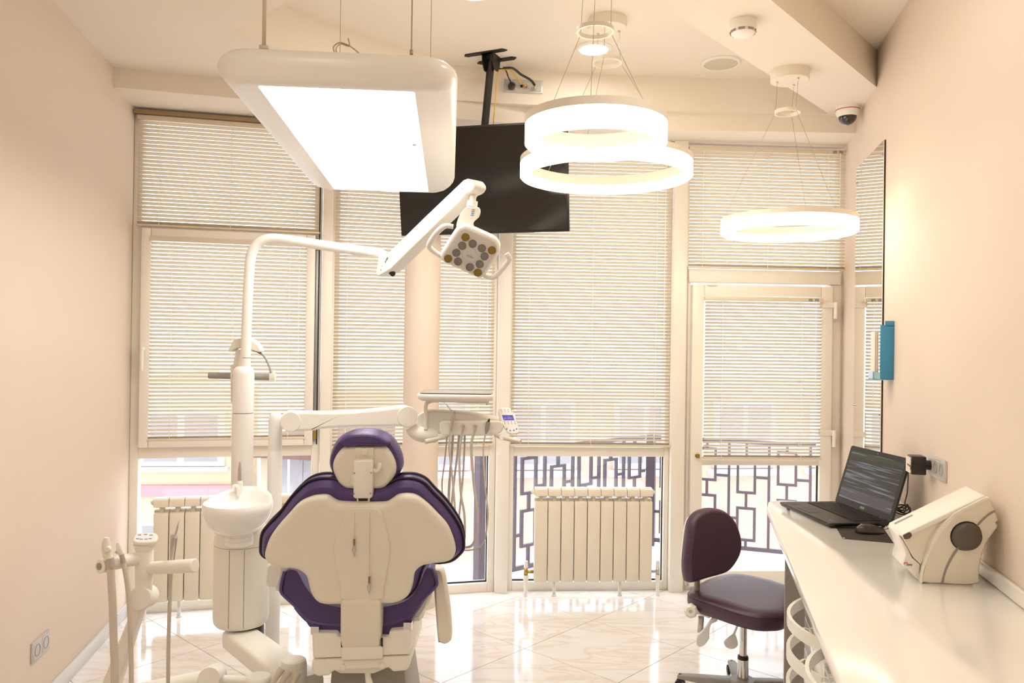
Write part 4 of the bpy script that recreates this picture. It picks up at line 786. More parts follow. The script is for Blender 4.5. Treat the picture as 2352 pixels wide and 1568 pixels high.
b.lathe([(72*k_, z_(760)), (74*k_, z_(620)), (73*k_, z_(618)), (76*k_, z_(616)), (77*k_, z_(495)), (76*k_, z_(492)), (76*k_, z_(370)), (74*k_, z_(368)), (80*k_, z_(350)), (95*k_, z_(310))], 32); obj('post', b, CREAM, asst, ang=50)
TPp = TP(A(565, 255, Y2-.01), (0, -.42, .9))
tp_o = TPp.tr([(450, 272), (470, 230), (505, 207), (560, 204), (640, 205), (676, 222), (676, 250), (655, 282), (610, 298), (540, 302), (480, 297)], c9, 4)
b = B(TPp.m); b.pill(tp_o, [(.014, -.028), (.003, -.016), (0, -.008), (.001, -.002), (.004, .0)]); pad = obj('touch_pad', b, WHITE, asst, ang=50)
for x, y in ((515, 230), (568, 225), (620, 231), (497, 264), (530, 268), (573, 267), (610, 263)): l = TPp.l(*c9(x, y)); b = B(TPp.m); b.box((l.x-.0045, l.y-.0014, .0), (l.x+.0045, l.y+.0014, .0007)); obj('icon', b, LTBL, pad)
b = B(); b.tube([A(545, 432), A(150, 512, Y2-.10)], 58*k_, 24); obj('holder_bar', b, CREAM, asst)
b = B(); e0, e1 = A(215, 500, Y2-.085), A(150, 513, Y2-.105); b.tube([e0, e0.lerp(e1, .15), e0.lerp(e1, .9), e1], [50*k_, 62*k_, 62*k_, 54*k_], 28); ec = obj('end_cap', b, WHITE, asst, ang=40)
b = B(fz(e1, e1-e0)); b.lathe([(30*k_, -.002), (30*k_, .002), (10*k_, .003)], 16); obj('cap_screw', b, GREYP, ec)
b = B(); b.tube([A(600, 532), A(1010, 506, Y2-.06), A(1018, 505, Y2-.061)], [58*k_, 60*k_, 52*k_], 24); obj('holder_bar', b, CREAM, asst)
j0, j1 = A(510, 806, Y2-.03), A(590, 778, Y2+.05)
b = B(); b.tube([j0, j0.lerp(j1, .06), j1], [96*k_, 104*k_, 100*k_], 36); obj('joint', b, CREAM, asst, ang=40)
b = B(); q0, q1 = A(520, 870, Y2+.02), A(215, 1720, Y2+.12); d_ = (q1-q0).normalized(); s_ = d_.cross(V((0, 1, 0))).normalized(); t_ = s_.cross(d_)
b.loft([[q+s_*x+t_*y for x, y in rrect(-w, -.02, w, .02, .008, 3)] for q, w in ((q0, 45*k_), (q1, 82*k_))]); obj('lower_arm', b, CREAM, asst, ang=40)
b = B(); b.tube([q1, aty(*c7(1440, 1535), 2.45)], .03, 20); obj('cross_arm', b, CREAM, asst)
k7 = 2.45/FPX/2.904
b = B(); m0_, m1_ = aty(*c7(1392, 1540), 2.40), aty(*c7(1440, 1510), 2.50); b.tube([m0_, m0_.lerp(m1_, .05), m1_, m1_+(m1_-m0_)*.05], [68*k7, 72*k7, 72*k7, 66*k7], 36); obj('joint', b, CREAM, asst, ang=40)
b = B(); b.tube([aty(*c7(1480, 1548), 2.46), aty(*c7(1700, 1560), 2.46)], 32*k7, 20); obj('cross_arm', b, CREAM, asst)
dd = aty(*c7(1725, 1518), 2.46); b = B(Matrix.Translation((dd.x, 2.46, dd.z))); b.lathe([(84*k7, -.12), (84*k7, -.014), (80*k7, -.004), (70*k7, 0)], 36); obj('pivot', b, CREAM, asst, ang=40)
STUB = []
for i, (xa, ya, xb2, yb2) in enumerate(((1880, 1470, 1820, 1568), (1930, 1485, 1870, 1580), (1985, 1500, 1940, 1600))):
    p0, p1 = aty(*c7(xa, ya), 2.44), aty(*c7(xb2, yb2), 2.42); b = B(); m_ = p0.lerp(p1, .35); b.tube([p0, m_], 24*k7, 14); b.tube([m_, p1, p1-DZ*.15], 19*k7, 12); obj('hose_stub', b, HOSE, asst); STUB.append(p1-DZ*.14)
def tail(x, y, se, k):
    h = .04+.045*k; return [V((x, y, .25)), V((x+.05, y+.02, h+.04)), V((x+.11, y+.05-.04*k, h)), V((se.x-.12, se.y-.06-.05*k, h)), V((se.x-.008, se.y-.05-.04*k, h+.07)), V((se.x, se.y-.003, se.z-.06)), se]
def ribbed(pts, r, n=6, pitch=.0075):
    path = cat(pts, 14); out = [path[0]]; rs = [r]; acc = 0
    L = [0]; 
    for i in range(1, len(path)): L.append(L[-1]+(path[i]-path[i-1]).length)
    N = int(L[-1]/pitch*2); res = []; rr = []; j = 0
    for i in range(N+1):
        s_ = L[-1]*i/N
        while j < len(L)-2 and L[j+1] < s_: j += 1
        t_ = (s_-L[j])/max(1e-9, L[j+1]-L[j]); res.append(path[j].lerp(path[j+1], t_)); rr.append(r if i % 2 else r*.9)
    b = B(); b.tube(res, rr, 16); return b
# suction handpieces
t = thing('suction_handpiece', A(285, 1600, Y2-.1), 'large suction tip with thick ribbed beige hose in the arm holder', 'suction hose', 'suction hoses on the assistant arm')
YS = Y2-.105
b = B(); b.tube([A(215, 252, YS), A(212, 290, YS), A(215, 350, YS), A(225, 420, YS), A(240, 450, YS)], [20*k_, 32*k_, 40*k_, 38*k_, 33*k_], 16); hp_ = obj('tip_handle', b, CREAMD, t)
b = B(fz(A(224, 358, YS-.012), (0, -1, 0))); b.lathe([(25*k_, -.006), (25*k_, .003), (18*k_, .004)], 18); obj('valve_button', b, CREAM, hp_)
b = B(); b.tube([A(240, 440, YS), A(258, 528, YS)], 36*k_, 20); obj('collar', b, STEEL, t)
b = ribbed([A(252, 528, YS), A(262, 700, YS), A(272, 900, YS), A(280, 1200, YS), A(288, 1568, YS)]+tail(A(288, 1568, YS).x, YS, STUB[0], 0), 33*k_); obj('hose', b, HOSE, t, ang=80)
t = thing('suction_handpiece', A(440, 1600, Y2-.06), 'slim saliva suction tip with thin ribbed hose in the arm holder', 'suction hose', 'suction hoses on the assistant arm')
YS = Y2-.071
b = B(); b.tube([A(322, 298, YS), A(325, 330, YS), A(340, 390, YS), A(352, 410, YS)], [14*k_, 24*k_, 25*k_, 19*k_], 14); hp_ = obj('tip_handle', b, CREAMD, t)
b = B(); b.cyl(A(300, 375, YS), A(318, 395, YS), .004, seg=10); obj('lever', b, STEEL, hp_)
b = B(); b.tube([A(350, 405, YS), A(372, 485, YS)], 21*k_, 16); obj('collar', b, STEEL, t)
b = ribbed([A(368, 485, YS), A(398, 640, YS), A(420, 850, YS), A(432, 1150, YS), A(440, 1568, YS)]+tail(A(440, 1568, YS).x, YS, STUB[1], 1), 21*k_); obj('hose', b, HOSE, t, ang=80)
t = thing('air_water_syringe', A(775, 1600, Y2-.03), 'silver air water syringe with smooth grey hose on assistant bar', 'syringe')
YS = Y2-.006
b = B(); b.tube(cat([A(885, 97, YS), A(868, 112, YS), A(852, 170, YS), A(838, 222, YS)], 6), [.0016]*10+[.0028]*9, 10); obj('tip', b, CHROME, t)
b = B(); b.tube([A(826, 222, YS), A(826, 250, YS), A(822, 300, YS), A(812, 420, YS), A(808, 470, YS)], [22*k_, 31*k_, 29*k_, 23*k_, 21*k_], 16); sb = obj('handle', b, STEEL, t)
for x in (808, 838): b = B(fz(A(x, 250, YS-.015), (0, -1, .2))); b.lathe([(12*k_, -.004), (12*k_, .004), (9*k_, .005)], 14); obj('button', b, CHROME, sb)
b = B(); b.tube(cat([A(806, 470, YS), A(798, 600, YS), A(787, 850, YS), A(777, 1200, YS), A(772, 1568, YS)]+tail(A(772, 1568, YS).x, YS, STUB[2], 2), 6), 17*k_, 10); obj('hose', b, HOSEG, t)
# ------------------------------------------------------------------ delivery unit
YD = 3.45; c3 = crop(900, 860, 3.7333); c4b = crop(780, 500, 2.904)
dl = thing('delivery_unit', aty(633, 1300, 3.2), 'cream delivery unit with post, arm, instrument head and control pad', 'dental unit')
def D(x, y, Y=YD): return aty(*c3(x, y), Y)
kD = YD/FPX/3.7333; Yq = 3.3
pt0 = aty(633, 958, Yq)
b = B(Matrix.Translation((pt0.x, Yq, 0))); rq = 15.5*Yq/FPX; zz_ = lambda y: aty(633, y, Yq).z
b.lathe([(rq*1.06, 0), (rq*1.06, zz_(1036)), (rq*1.02, zz_(1035)), (rq, zz_(1033)), (rq, zz_(966)), (rq*.92, zz_(954)), (rq*.6, zz_(947))], 28); obj('post', b, WHITE, dl, ang=50)
Ga, Gb = aty(664, 967, Yq-.03), aty(931, 955, YD-.02); gd = V((Gb.x-Ga.x, Gb.y-Ga.y, 0)).normalized(); GP = TP(Ga, V((gd.y, -gd.x, 0)), gd)
c4 = crop(0, 500, 2.904)
aro = [c4(1885, 1350), c4(1893, 1310), c4(1930, 1288), c4(1985, 1288)]+[c4b(*q) for q in ((0, 1291), (250, 1272), (420, 1252), (460, 1258), (492, 1290), (500, 1330), (485, 1370), (455, 1385), (420, 1385), (300, 1385), (0, 1392))]+[c4(2115, 1405), c4(2100, 1412), c4(1990, 1416), c4(1930, 1422), c4(1898, 1400)]
b = B(GP.m); b.pill(GP.tr(aro, None, 3), [(.004, -.045), (0, -.04), (0, .03), (.003, .036), (.01, .038)]); ga = obj('support_arm', b, CREAM, dl, ang=40)
for px, py in (c4(1965, 1356), c4b(436, 1322)): b = B(fz(GP.w(px, py, .038), GP.n)); b.lathe([(.0035, -.001), (.0035, .001)], 12); obj('screw', b, GREYP, ga)
for px, py, r in ((*c4(1935, 1355), .042), (*c4b(440, 1320), .045)): b = B(fz(GP.w(px, py, .034), GP.n)); b.lathe([(r, -.002), (r*.99, .005), (r*.94, .007)], 32); obj('joint_disc', b, CREAM, ga, ang=40)
b = B(); b.tube(cat([aty(*c4b(480, 1390), YD), aty(*c4b(510, 1430), YD), aty(*c4b(560, 1448), YD), aty(*c4b(640, 1450), YD+.02)], 6), .034, 16); obj('elbow', b, CREAM, dl)
DP = TP(D(650, 450), (0, -1, 0))
b = B(DP.m); b.pill(DP.tr([(225, 345), (290, 318), (400, 318), (600, 332), (800, 362), (915, 385), (955, 410), (958, 455), (935, 490), (890, 512), (640, 516), (450, 516), (380, 512), (300, 495), (232, 460), (220, 400)], c3, 4), [(.03, -.2), (.006, -.17), (0, -.14), (0, -.01), (.004, .0)]); bd = obj('head_body', b, CREAM, dl, ang=50)
b = B(DP.m); b.pill(DP.tr([(412, 420), (425, 392), (470, 388), (930, 392), (958, 410), (958, 455), (935, 492), (890, 512), (640, 516), (450, 516), (420, 500), (412, 470)], c3, 1), [(0, -.02), (0, .033)]); ib = obj('instrument_block', b, CREAM, bd, bev=.007, seg=3)
for x, y in ((510, 440), (610, 445), (715, 447), (820, 430)): b = B(fz(D(x, y, YD-.033), (0, -1, 0))); b.lathe([(32*kD, -.002), (32*kD, .004), (22*kD, .005), (20*kD, -.001)], 20); obj('holder_socket', b, CREAMD, ib)
for dx in (0, 14, 28, 42): b = B(DP.m); l = DP.l(*c3(330+dx, 482+dx*.4)); b.box((l.x-.004, l.y-.002, -.01), (l.x+.004, l.y+.002, .002)); obj('vent', b, BLKP, bd)
b = B(); b.tube(cat([D(290, 470, YD-.02), D(290, 345, YD-.02), D(293, 260, YD-.02), D(330, 228, YD-.02), D(420, 222, YD-.02), D(600, 226, YD-.02), D(835, 232, YD-.02)], 5), 17*kD, 12); ta_ = obj('tray_arm', b, CREAM, dl)
b = B(); b.tube([D(820, 225, YD-.02), D(820, 262, YD-.02)], 12*kD, 10); obj('tray_stop', b, CREAM, ta_)
tz = D(555, 178).z; tx0, tx1 = D(237, 180).x, D(875, 180).x
b = B(Matrix.Translation(((tx0+tx1)/2, YD+.02, tz))); hw_ = (tx1-tx0)/2; b.pill(rrect(-hw_, -.13, hw_, .13, .03), [(.02, -.02), (.004, -.012), (0, -.002), (0, .006), (.003, .01)]); obj('tray_table', b, CREAM, dl, ang=50)
tr_ = thing('instrument_tray', V(((tx0+tx1)/2, YD+.02, tz+.01)), 'thin steel instrument tray with dark underside on delivery unit', 'tray')
b = B(Matrix.Translation(((tx0+tx1)/2, YD+.02, tz))); b.pill(rrect(-hw_*.94, -.11, hw_*.94, .11, .025), [(0, .0102), (0, .0135)]); obj('liner', b, BLACK, tr_)
b = B(Matrix.Translation(((tx0+tx1)/2, YD+.02, tz))); b.pill(rrect(-hw_*.95, -.112, hw_*.95, .112, .025), [(0, .0137), (-.002, .0165), (0, .0172), (.006, .0155), (.012, .015)]); obj('tray_pan', b, STEEL, tr_, ang=50)
b = B(); b.tube(cat([D(475, 525, YD-.02), D(430, 540, YD-.06), D(350, 560, YD-.1), D(285, 576, YD-.12)], 5), [18*kD]*12+[20*kD]*4, 12); obj('handle', b, HOSE, dl)
b = B(); b.tube(cat([D(890, 515, YD-.02), D(945, 538, YD-.05), D(1030, 558, YD-.08), D(1105, 575, YD-.1)], 5), [20*kD]*12+[20*kD]*4, 12); hdl = obj('handle', b, HOSE, dl)
b = B(fz(D(945, 540, YD-.062), (0, -1, .2))); b.lathe([(22*kD, -.004), (22*kD, .003), (18*kD, .004)], 18); obj('button', b, CREAM, hdl)
CP = TP(D(1000, 390, YD-.02), (0, -.93, .36))
b = B(CP.m); b.pill(CP.tr([(915, 340), (918, 305), (945, 283), (990, 280), (1030, 300), (1058, 350), (1080, 430), (1092, 480), (1080, 503), (1040, 508), (995, 498), (962, 450), (930, 395)], c3, 4), [(.004, -.02), (0, -.014), (0, -.004), (.003, .0)]); cp = obj('control_pad', b, CREAM, dl, ang=45)
sq = CP.tr([(945, 347), (1036, 347), (1051, 391), (960, 391)], c3, 1)
b = B(CP.m); b.pill(sq, [(0, .0), (0, .0012)]); scr = obj('display', b, em('violet_display', lin('4a3ac8'), .9, .03), cp)
text('lettering', 'a-dec', CP.m @ Matrix.Translation((*CP.l(*c3(1000, 372)), .0016)), .018, em('amber_display_text', lin('c9b58a'), .8, .03), scr, .0002)
for i, y in enumerate((302, 318, 405, 420)):
    for j in range(4): l = CP.l(*c3(938+j*29+(y-302)*.28, y)); b = B(fz(CP.m @ V((l.x, l.y, 0)), CP.n)); b.lathe([(5*kD, -.001), (5*kD, .0012)], 8); obj('key', b, pm('key_%d%d' % (i, j), 'b9ad92' if (i+j) % 2 else '9fb0c4', .5) if i*j == 0 else cp_last, cp); cp_last = b and bpy.data.materials.get('key_00')
for x, y in ((985, 466), (1015, 480), (1046, 478), (1070, 466)): l = CP.l(*c3(x, y)); b = B(fz(CP.m @ V((l.x, l.y, 0)), CP.n)); b.lathe([(7*kD, -.001), (7*kD, .0012)], 10); obj('key', b, LTBL, cp)
# instruments on their hoses
YH = YD-.06
def hose(pts, r=9, Y=YH): return B().tube(cat([aty(*c3(x, y), Y+dy) for x, y, dy in pts], 6), r*kD, 8)
def instr(name, label, body, hz, hr=9):
    t = thing(name, D(hz[0][0], hz[0][1]), label, 'handpiece', 'instruments hanging on the delivery unit'); body(t); obj('hose', hose(hz, hr), HOSEG, t); return t
def b1(t):
    b = B(); b.tube(cat([D(432, 238, YH), D(455, 244, YH), D(490, 285, YH), D(520, 318, YH)], 5), [.0012]*8+[.002]*8, 8); obj('tip', b, CHROME, t)
    b = B(); b.tube([D(533, 312, YH), D(528, 345, YH), D(518, 400, YH), D(506, 490, YH)], [14*kD, 17*kD, 14*kD, 11*kD], 12); q = obj('handle', b, STEEL, t)
    b = B(fz(D(538, 326, YH-.01), (0, -1, 0))); b.lathe([(8*kD, -.004), (8*kD, .003)], 10); obj('button', b, GREYP, q)
def bcoup(x, y, x2, y2, mat=STEEL):
    def f(t):
        b = B(); b.tube([D(x, y, YH), D(x-2, y+14, YH), D(x2, y2, YH)], [11*kD, 11*kD, 9*kD], 12); q = obj('coupling', b, mat, t)
        b = B(fz(D(x, y, YH), D(x, y, YH)-D(x2, y2, YH))); b.lathe([(8*kD, -.001), (8*kD, .001)], 12); obj('coupling_face', b, BLKP, q)
    return f
def b4(t):
    b = B(); b.tube([D(826, 405, YH), D(815, 470, YH), D(806, 505, YH)], [19*kD, 18*kD, 9*kD], 14); q = obj('motor', b, GREYP, t)
    b = B(); b.tube([D(836, 378, YH), D(833, 392, YH), D(827, 408, YH)], [5*kD, 9*kD, 11*kD], 10); obj('nose', b, BLKP, q)
instr('air_water_syringe', 'silver air water syringe with bent tip on the delivery unit', b1, [(504, 490, 0), (492, 620, 0), (510, 800, 0), (530, 1000, .0), (548, 1250, .0), (565, 1380, .05), (572, 1280, .1), (598, 1000, .1), (615, 800, .1), (626, 520, .06)])
instr('handpiece_coupling', 'empty silver handpiece coupling beside the bent tip syringe', bcoup(616, 442, 604, 500), [(603, 500, 0), (580, 700, 0), (590, 1000, 0), (622, 1200, 0), (622, 1400, .01), (590, 1480, .05), (525, 1350, .1), (512, 1150, .1), (535, 900, .1), (560, 700, .09), (577, 520, .06)], 10)
instr('handpiece_coupling', 'empty silver handpiece coupling beside the dark tipped motor', bcoup(718, 444, 706, 500), [(705, 500, 0), (682, 620, 0), (700, 900, 0), (732, 1200, 0), (712, 1420, .02), (650, 1480, .09), (575, 1440, .15), (500, 1200, .175), (490, 1000, .175), (512, 700, .12), (524, 520, .06)], 12)
instr('micromotor', 'grey micromotor with dark nose hanging beside the control pad', b4, [(804, 500, 0), (785, 650, 0), (800, 950, 0), (824, 1200, 0), (790, 1430, .02), (700, 1500, .05), (560, 1460, .1), (455, 1120, .12), (430, 950, .12), (452, 750, .1), (475, 520, .06)], 7)
# ------------------------------------------------------------------ stool
cS = crop(1540, 1140, 3.664); YT = 3.38; kS = YT/FPX/3.664
def S(x, y, Y=YT): return aty(*cS(x, y), Y)
zs = S(620, 840).z; pc_ = S(610, 1200); SX = S(612, 1250).x; SY = YT
stool = thing('operator_stool', V((SX, SY, 0)), 'plum leather operator stool with chrome column beside the worktop', 'stool')
so2 = [onz(*cS(x, y), zs) for x, y in ((150, 790), (230, 722), (340, 672), (480, 640), (620, 642), (800, 678), (930, 715), (1015, 755), (1022, 830), (1000, 930), (960, 978), (860, 992), (720, 988), (560, 952), (350, 884), (190, 830))]
so3 = [(p.x, p.y) for p in cat([(p.x, p.y, 0) for p in so2], 4, True)]
b = B(Matrix.Translation((0, 0, zs))); b.pill(so3, [(.03, -.075), (.008, -.07), (0, -.055), (-.004, -.035), (-.003, -.02), (.002, -.01), (.012, -.003), (.03, .001), (.06, .003)]); st_ = obj('seat', b, PURP2, stool, ang=60)
b = B(Matrix.Translation((0, 0, zs-.014))); b.tube([(x, y, 0) for x, y in inset2(so3, -.0015)], .0018, 5, closed=True); obj('seam', b, PIPING, st_)
KP = TP(S(370, 430, YT+.02), (.42, -.9, .08), (1, 0, 0))
ko = KP.tr([(150, 560), (172, 330), (195, 215), (245, 145), (330, 110), (410, 108), (490, 140), (560, 225), (602, 360), (597, 470), (545, 575), (470, 645), (320, 690), (190, 728), (160, 690)], cS, 4)
b = B(KP.m); b.pill(ko, [(.02, -.06), (.005, -.055), (-.001, -.045), (-.002, -.02), (.002, -.008), (.005, .0), (.009, .004), (.014, .006)]); obj('backrest', b, PURP2, stool, ang=60)
b = B(KP.m); b.pill(ko, [(.03, -.082), (.018, -.078), (.014, -.06)]); obj('backrest_shell', b, CREAM, stool, ang=50)
qx = KP.w(*cS(330, 640), -.085); b = B(); b.tube([qx+DZ*.1, qx-DZ*.1, V((SX-.05, SY, zs-.10))], .014, 10); obj('back_support', b, GREYP, stool)
q = S(170, 968, YT-.03); b = B(fz(q, (-.3, -.9, .1))); b.lathe([(38*kS, -.04), (58*kS, -.035), (58*kS, -.008), (40*kS, .0), (16*kS, .0), (14*kS, -.01)], 8); obj('tilt_knob', b, CREAM, stool, ang=20)
b = B(); b.tube([q+V((.02, .02, 0)), S(330, 1000, YT)], 24*kS, 12); obj('knob_shaft', b, CREAM, stool)
b = B(); b.tube([S(258, 1010, YT+.03), S(252, 1140, YT+.03)], 26*kS, 10); obj('back_rod', b, STEEL, stool)
zpl = S(600, 1020).z
b = B(); P4 = [onz(*cS(x, y), zs-.085) for x, y in ((300, 960), (760, 1080), (780, 1120), (860, 1075), (900, 1000), (500, 900))]; b.loft([[p+DZ*dz for p in P4] for dz in (-.012, .012)]); obj('seat_plate', b, CREAM, stool, bev=.005)
LV = TP(S(300, 1130, YT-.04), (0, -1, 0))
b = B(LV.m); b.pill(LV.tr([(350, 1020), (385, 1010), (392, 1045), (340, 1075), (325, 1150), (325, 1190), (285, 1245), (245, 1263), (218, 1235), (225, 1170), (265, 1130), (305, 1080)], cS, 4), [(.002, -.006), (0, -.004), (0, .003), (.002, .005)]); obj('lever', b, WHITE, stool, ang=40)
b = B(LV.m); b.pill(LV.tr([(562, 1078), (572, 1080), (545, 1150), (552, 1175), (568, 1235), (550, 1268), (510, 1280), (465, 1262), (450, 1225), (475, 1195), (515, 1165), (530, 1148)], cS, 3), [(.002, -.006), (0, -.004), (0, .003), (.002, .005)]); obj('lever', b, WHITE, stool, ang=40)
z1_, z2_ = S(610, 1345).z, S(610, 1365).z
b = B(); b.cyl(V((SX, SY, z1_-.01)), V((SX, SY, zs-.09)), 30*kS, seg=24); obj('piston', b, CHROME, stool)
b = B(Matrix.Translation((SX, SY, 0))); b.lathe([(44*kS, z2_), (46*kS, (z1_+z2_)/2), (42*kS, z1_+.004), (30*kS, z1_+.006)], 24); obj('collar', b, BLKP, stool)
b = B(); b.cyl(V((SX, SY, .09)), V((SX, SY, z2_)), 46*kS, seg=28); obj('gas_tube', b, CHROME, stool)
b = B(Matrix.Translation((SX, SY, 0))); b.lathe([(.06, .04), (.055, .085), (.05, .092)], 24); hb_ = obj('base_hub', b, GREYP, stool)
for k in range(5):
    a = math.radians(84+72*k); e = V((math.cos(a), math.sin(a), 0)); s_ = V((-e.y, e.x, 0)); o_ = V((SX, SY, 0))
    b = B(); b.loft([[o_+e*d+s_*(x*w)+DZ*z for x, z in ((-1, h0), (1, h0), (1, h1), (-1, h1))] for d, w, h0, h1 in ((.04, .03, .045, .085), (.16, .024, .045, .075), (.28, .017, .045, .062))]); obj('base_leg', b, GREYP, stool, bev=.004)
    b = B(fz(o_+e*.27+DZ*.021, s_)); 
    for w_ in (-.014, .014): b.v += []; b.m = fz(o_+e*.27+s_*w_+DZ*.021, s_); b.lathe([(.015, -.008), (.021, -.006), (.021, .006), (.015, .008)], 16)
    b.m = Matrix.Identity(4); b.cyl(o_+e*.27+DZ*.025, o_+e*.27+DZ*.065, .006, seg=8); obj('castor', b, BLKP, stool)
# ------------------------------------------------------------------ worktop, drawers
ZW = .80
fA, fB = onz(1760, 1159, ZW), onz(1931, 1568, ZW); fd = (fA-fB).normalized()
WP = Pl(V((fB.x, fB.y, 0))-fd*2.2, V((fA.x, fA.y, 0)))          # along the front edge, towards the window
WP.n = V((-fd.y, fd.x, 0))                                       # into the room
DEP = (V((XR(3), 3, 0))-WP.o).dot(-WP.n)
Lw = WP.L+.14
WM = frame(WP.o, WP.d, -WP.n, DZ)                                # x along, y towards the wall
work = thing('worktop', WP.pt(Lw/2, ZW-.04, -DEP/2), 'long glossy white worktop with upstand along the cream wall', 'worktop')
def wallv(x):
    p = WP.o+WP.d*x; q = P_R.o; return (q-p).dot(nR)/((-WP.n).dot(nR))-.002
wo = [(0, 0), (Lw-.2, 0), (Lw-.06, .015), (Lw, .07), (Lw, wallv(Lw)), (0, wallv(0))]
b = B(WM); b.loft([[(x, y, z) for x, y in wo] for z in (ZW-.035, ZW)]); obj('top', b, WORK, work, bev=.006, seg=3)
b = B(Mr); u0_ = (WP.o-P_R.o).dot(P_R.d); b.box((max(0, u0_), .001, ZW+.0005), (u0_+Lw-.02, .018, ZW+.045)); obj('upstand', b, WORK, work, bev=.004)
lp = WP.u(1790, 1400); 
t = thing('side_panel', WP.pt(lp, 0, -.25), 'grey board side panel carrying the end of the worktop', 'panel')
b = B(WM); b.box((lp, .02, 0), (lp+.025, DEP-.03, ZW-.036)); obj('board', b, GREYB, t)
def cabinet(u0, u1, n, label):
    t = thing('drawer_cabinet', WP.pt((u0+u1)/2, 0, -.3), label, 'cabinet', 'white drawer cabinets under the worktop')
    b = B(WM); b.box((u0, .06, .0), (u1, DEP-.03, ZW-.037)); obj('carcass', b, LACQ, t)
    top = ZW-.045; dh = .1
    for k in range(n):
        z1_ = top-k*dh; z0_ = z1_-dh+.004 if k < n-1 else .08
        b = B(WM); b.box((u0+.003, .035, z0_), (u1-.003, .058, z1_)); d_ = obj('drawer', b, LACQ, t, bev=.002)
        zc_ = z1_-.05; um = (u0+u1)/2; W_ = (u1-u0)*.47; outp = []
        for i in range(13):
            s_ = -1+2*i/12; outp.append((um+W_*s_, .035-.07*(1-s_*s_)))
        ring = lambda x, y, dy: [(x, y-.005, zc_-.017), (x, y+.005, zc_-.017), (x, y+.005, zc_+.017), (x, y-.005, zc_+.017)]
        b = B(WM); b.loft([ring(x, y, 0) for x, y in outp]); obj('bow_handle', b, CREAM, d_, ang=40)
ug = WP.u(1812, 1400)
ue_ = WP.u(1824, 1350)+.02; w_ = .42
for k, lab in enumerate(('white drawer cabinet with bow handles beside the grey side panel', 'white drawer cabinet with bow handles between its two neighbours', 'white drawer cabinet with bow handles at the room entrance end')):
    cabinet(ue_-w_*(k+1)+.004, ue_-w_*k, 5, lab)
# ------------------------------------------------------------------ laptop, pad, mouse
cL = crop(1740, 1000, 5.88)
n0 = onz(1903, 1211.5, ZW+.004); l0_ = onz(1789, 1154, ZW+.018); r0_ = onz(2046, 1203, ZW+.004)
ex = (V((l0_.x, l0_.y, 0))-V((n0.x, n0.y, 0))); LWd = min(ex.length, .43); ex.normalize()     # along the front edge
ey = V((ex.y, -ex.x, 0)); ey = ey if ey.x > 0 else -ey; LDp = .285
LMx = frame(V((n0.x, n0.y, ZW+.002)), ex, ey, DZ)
lap = thing('laptop', LMx @ V((LWd/2, LDp/2, 0)), 'open black laptop standing on the white worktop', 'laptop')
b = B(LMx); b.loft([[(x, y, z) for x, y in rrect(0+i, 0+i, LWd-i, LDp-i, .012, 3)] for i, z in ((.012, .002), (.004, .006), (0, .016), (.002, .02))]); base = obj('base', b, BLKP, lap, ang=40)
for x, y in ((.03, .03), (LWd-.03, .03), (.03, LDp-.03), (LWd-.03, LDp-.03)): b = B(LMx @ Matrix.Translation((x, y, 0))); b.lathe([(.007, -.002), (.007, .003)], 10); obj('foot', b, BLKP, base)
b = B(LMx)
kw = (LWd-.05)/19; 
for r_ in range(6):
    for c_ in range(19):
        x = .025+c_*kw; y = .125+r_*.0205; b.box((x+.0012, y, .0202), (x+kw-.0012, y+.0178, .0222))
obj('keyboard', b, pm('key_black', '0d0c0c', .5), base, kind='stuff', smooth=False)
b = B(LMx); b.box((LWd*.46, .02, .02), (LWd*.72, .09, .0206)); obj('touchpad', b, pm('touchpad_black', '2a2522', .4), base)
b = B(LMx); b.box((.035, .03, .02), (.055, .04, .0205)); obj('sticker', b, LTBL, base)
b = B(LMx); b.box((LWd-.07, .025, .02), (LWd-.02, .07, .0205)); obj('sticker', b, pm('grey_sticker', '4a443f', .5), base)
la = math.radians(17); LM2 = LMx @ Matrix.Translation((0, LDp-.012, .018)) @ frame((0, 0, 0), (1, 0, 0), (0, math.sin(la), math.cos(la)), (0, -math.cos(la), math.sin(la)))
LH = .27
b = B(LM2); b.pill(rrect(0, 0, LWd, LH, .012, 4), [(.003, -.008), (0, -.005), (0, .0), (.002, .003)]); lid = obj('lid', b, BLKP, lap, ang=40)
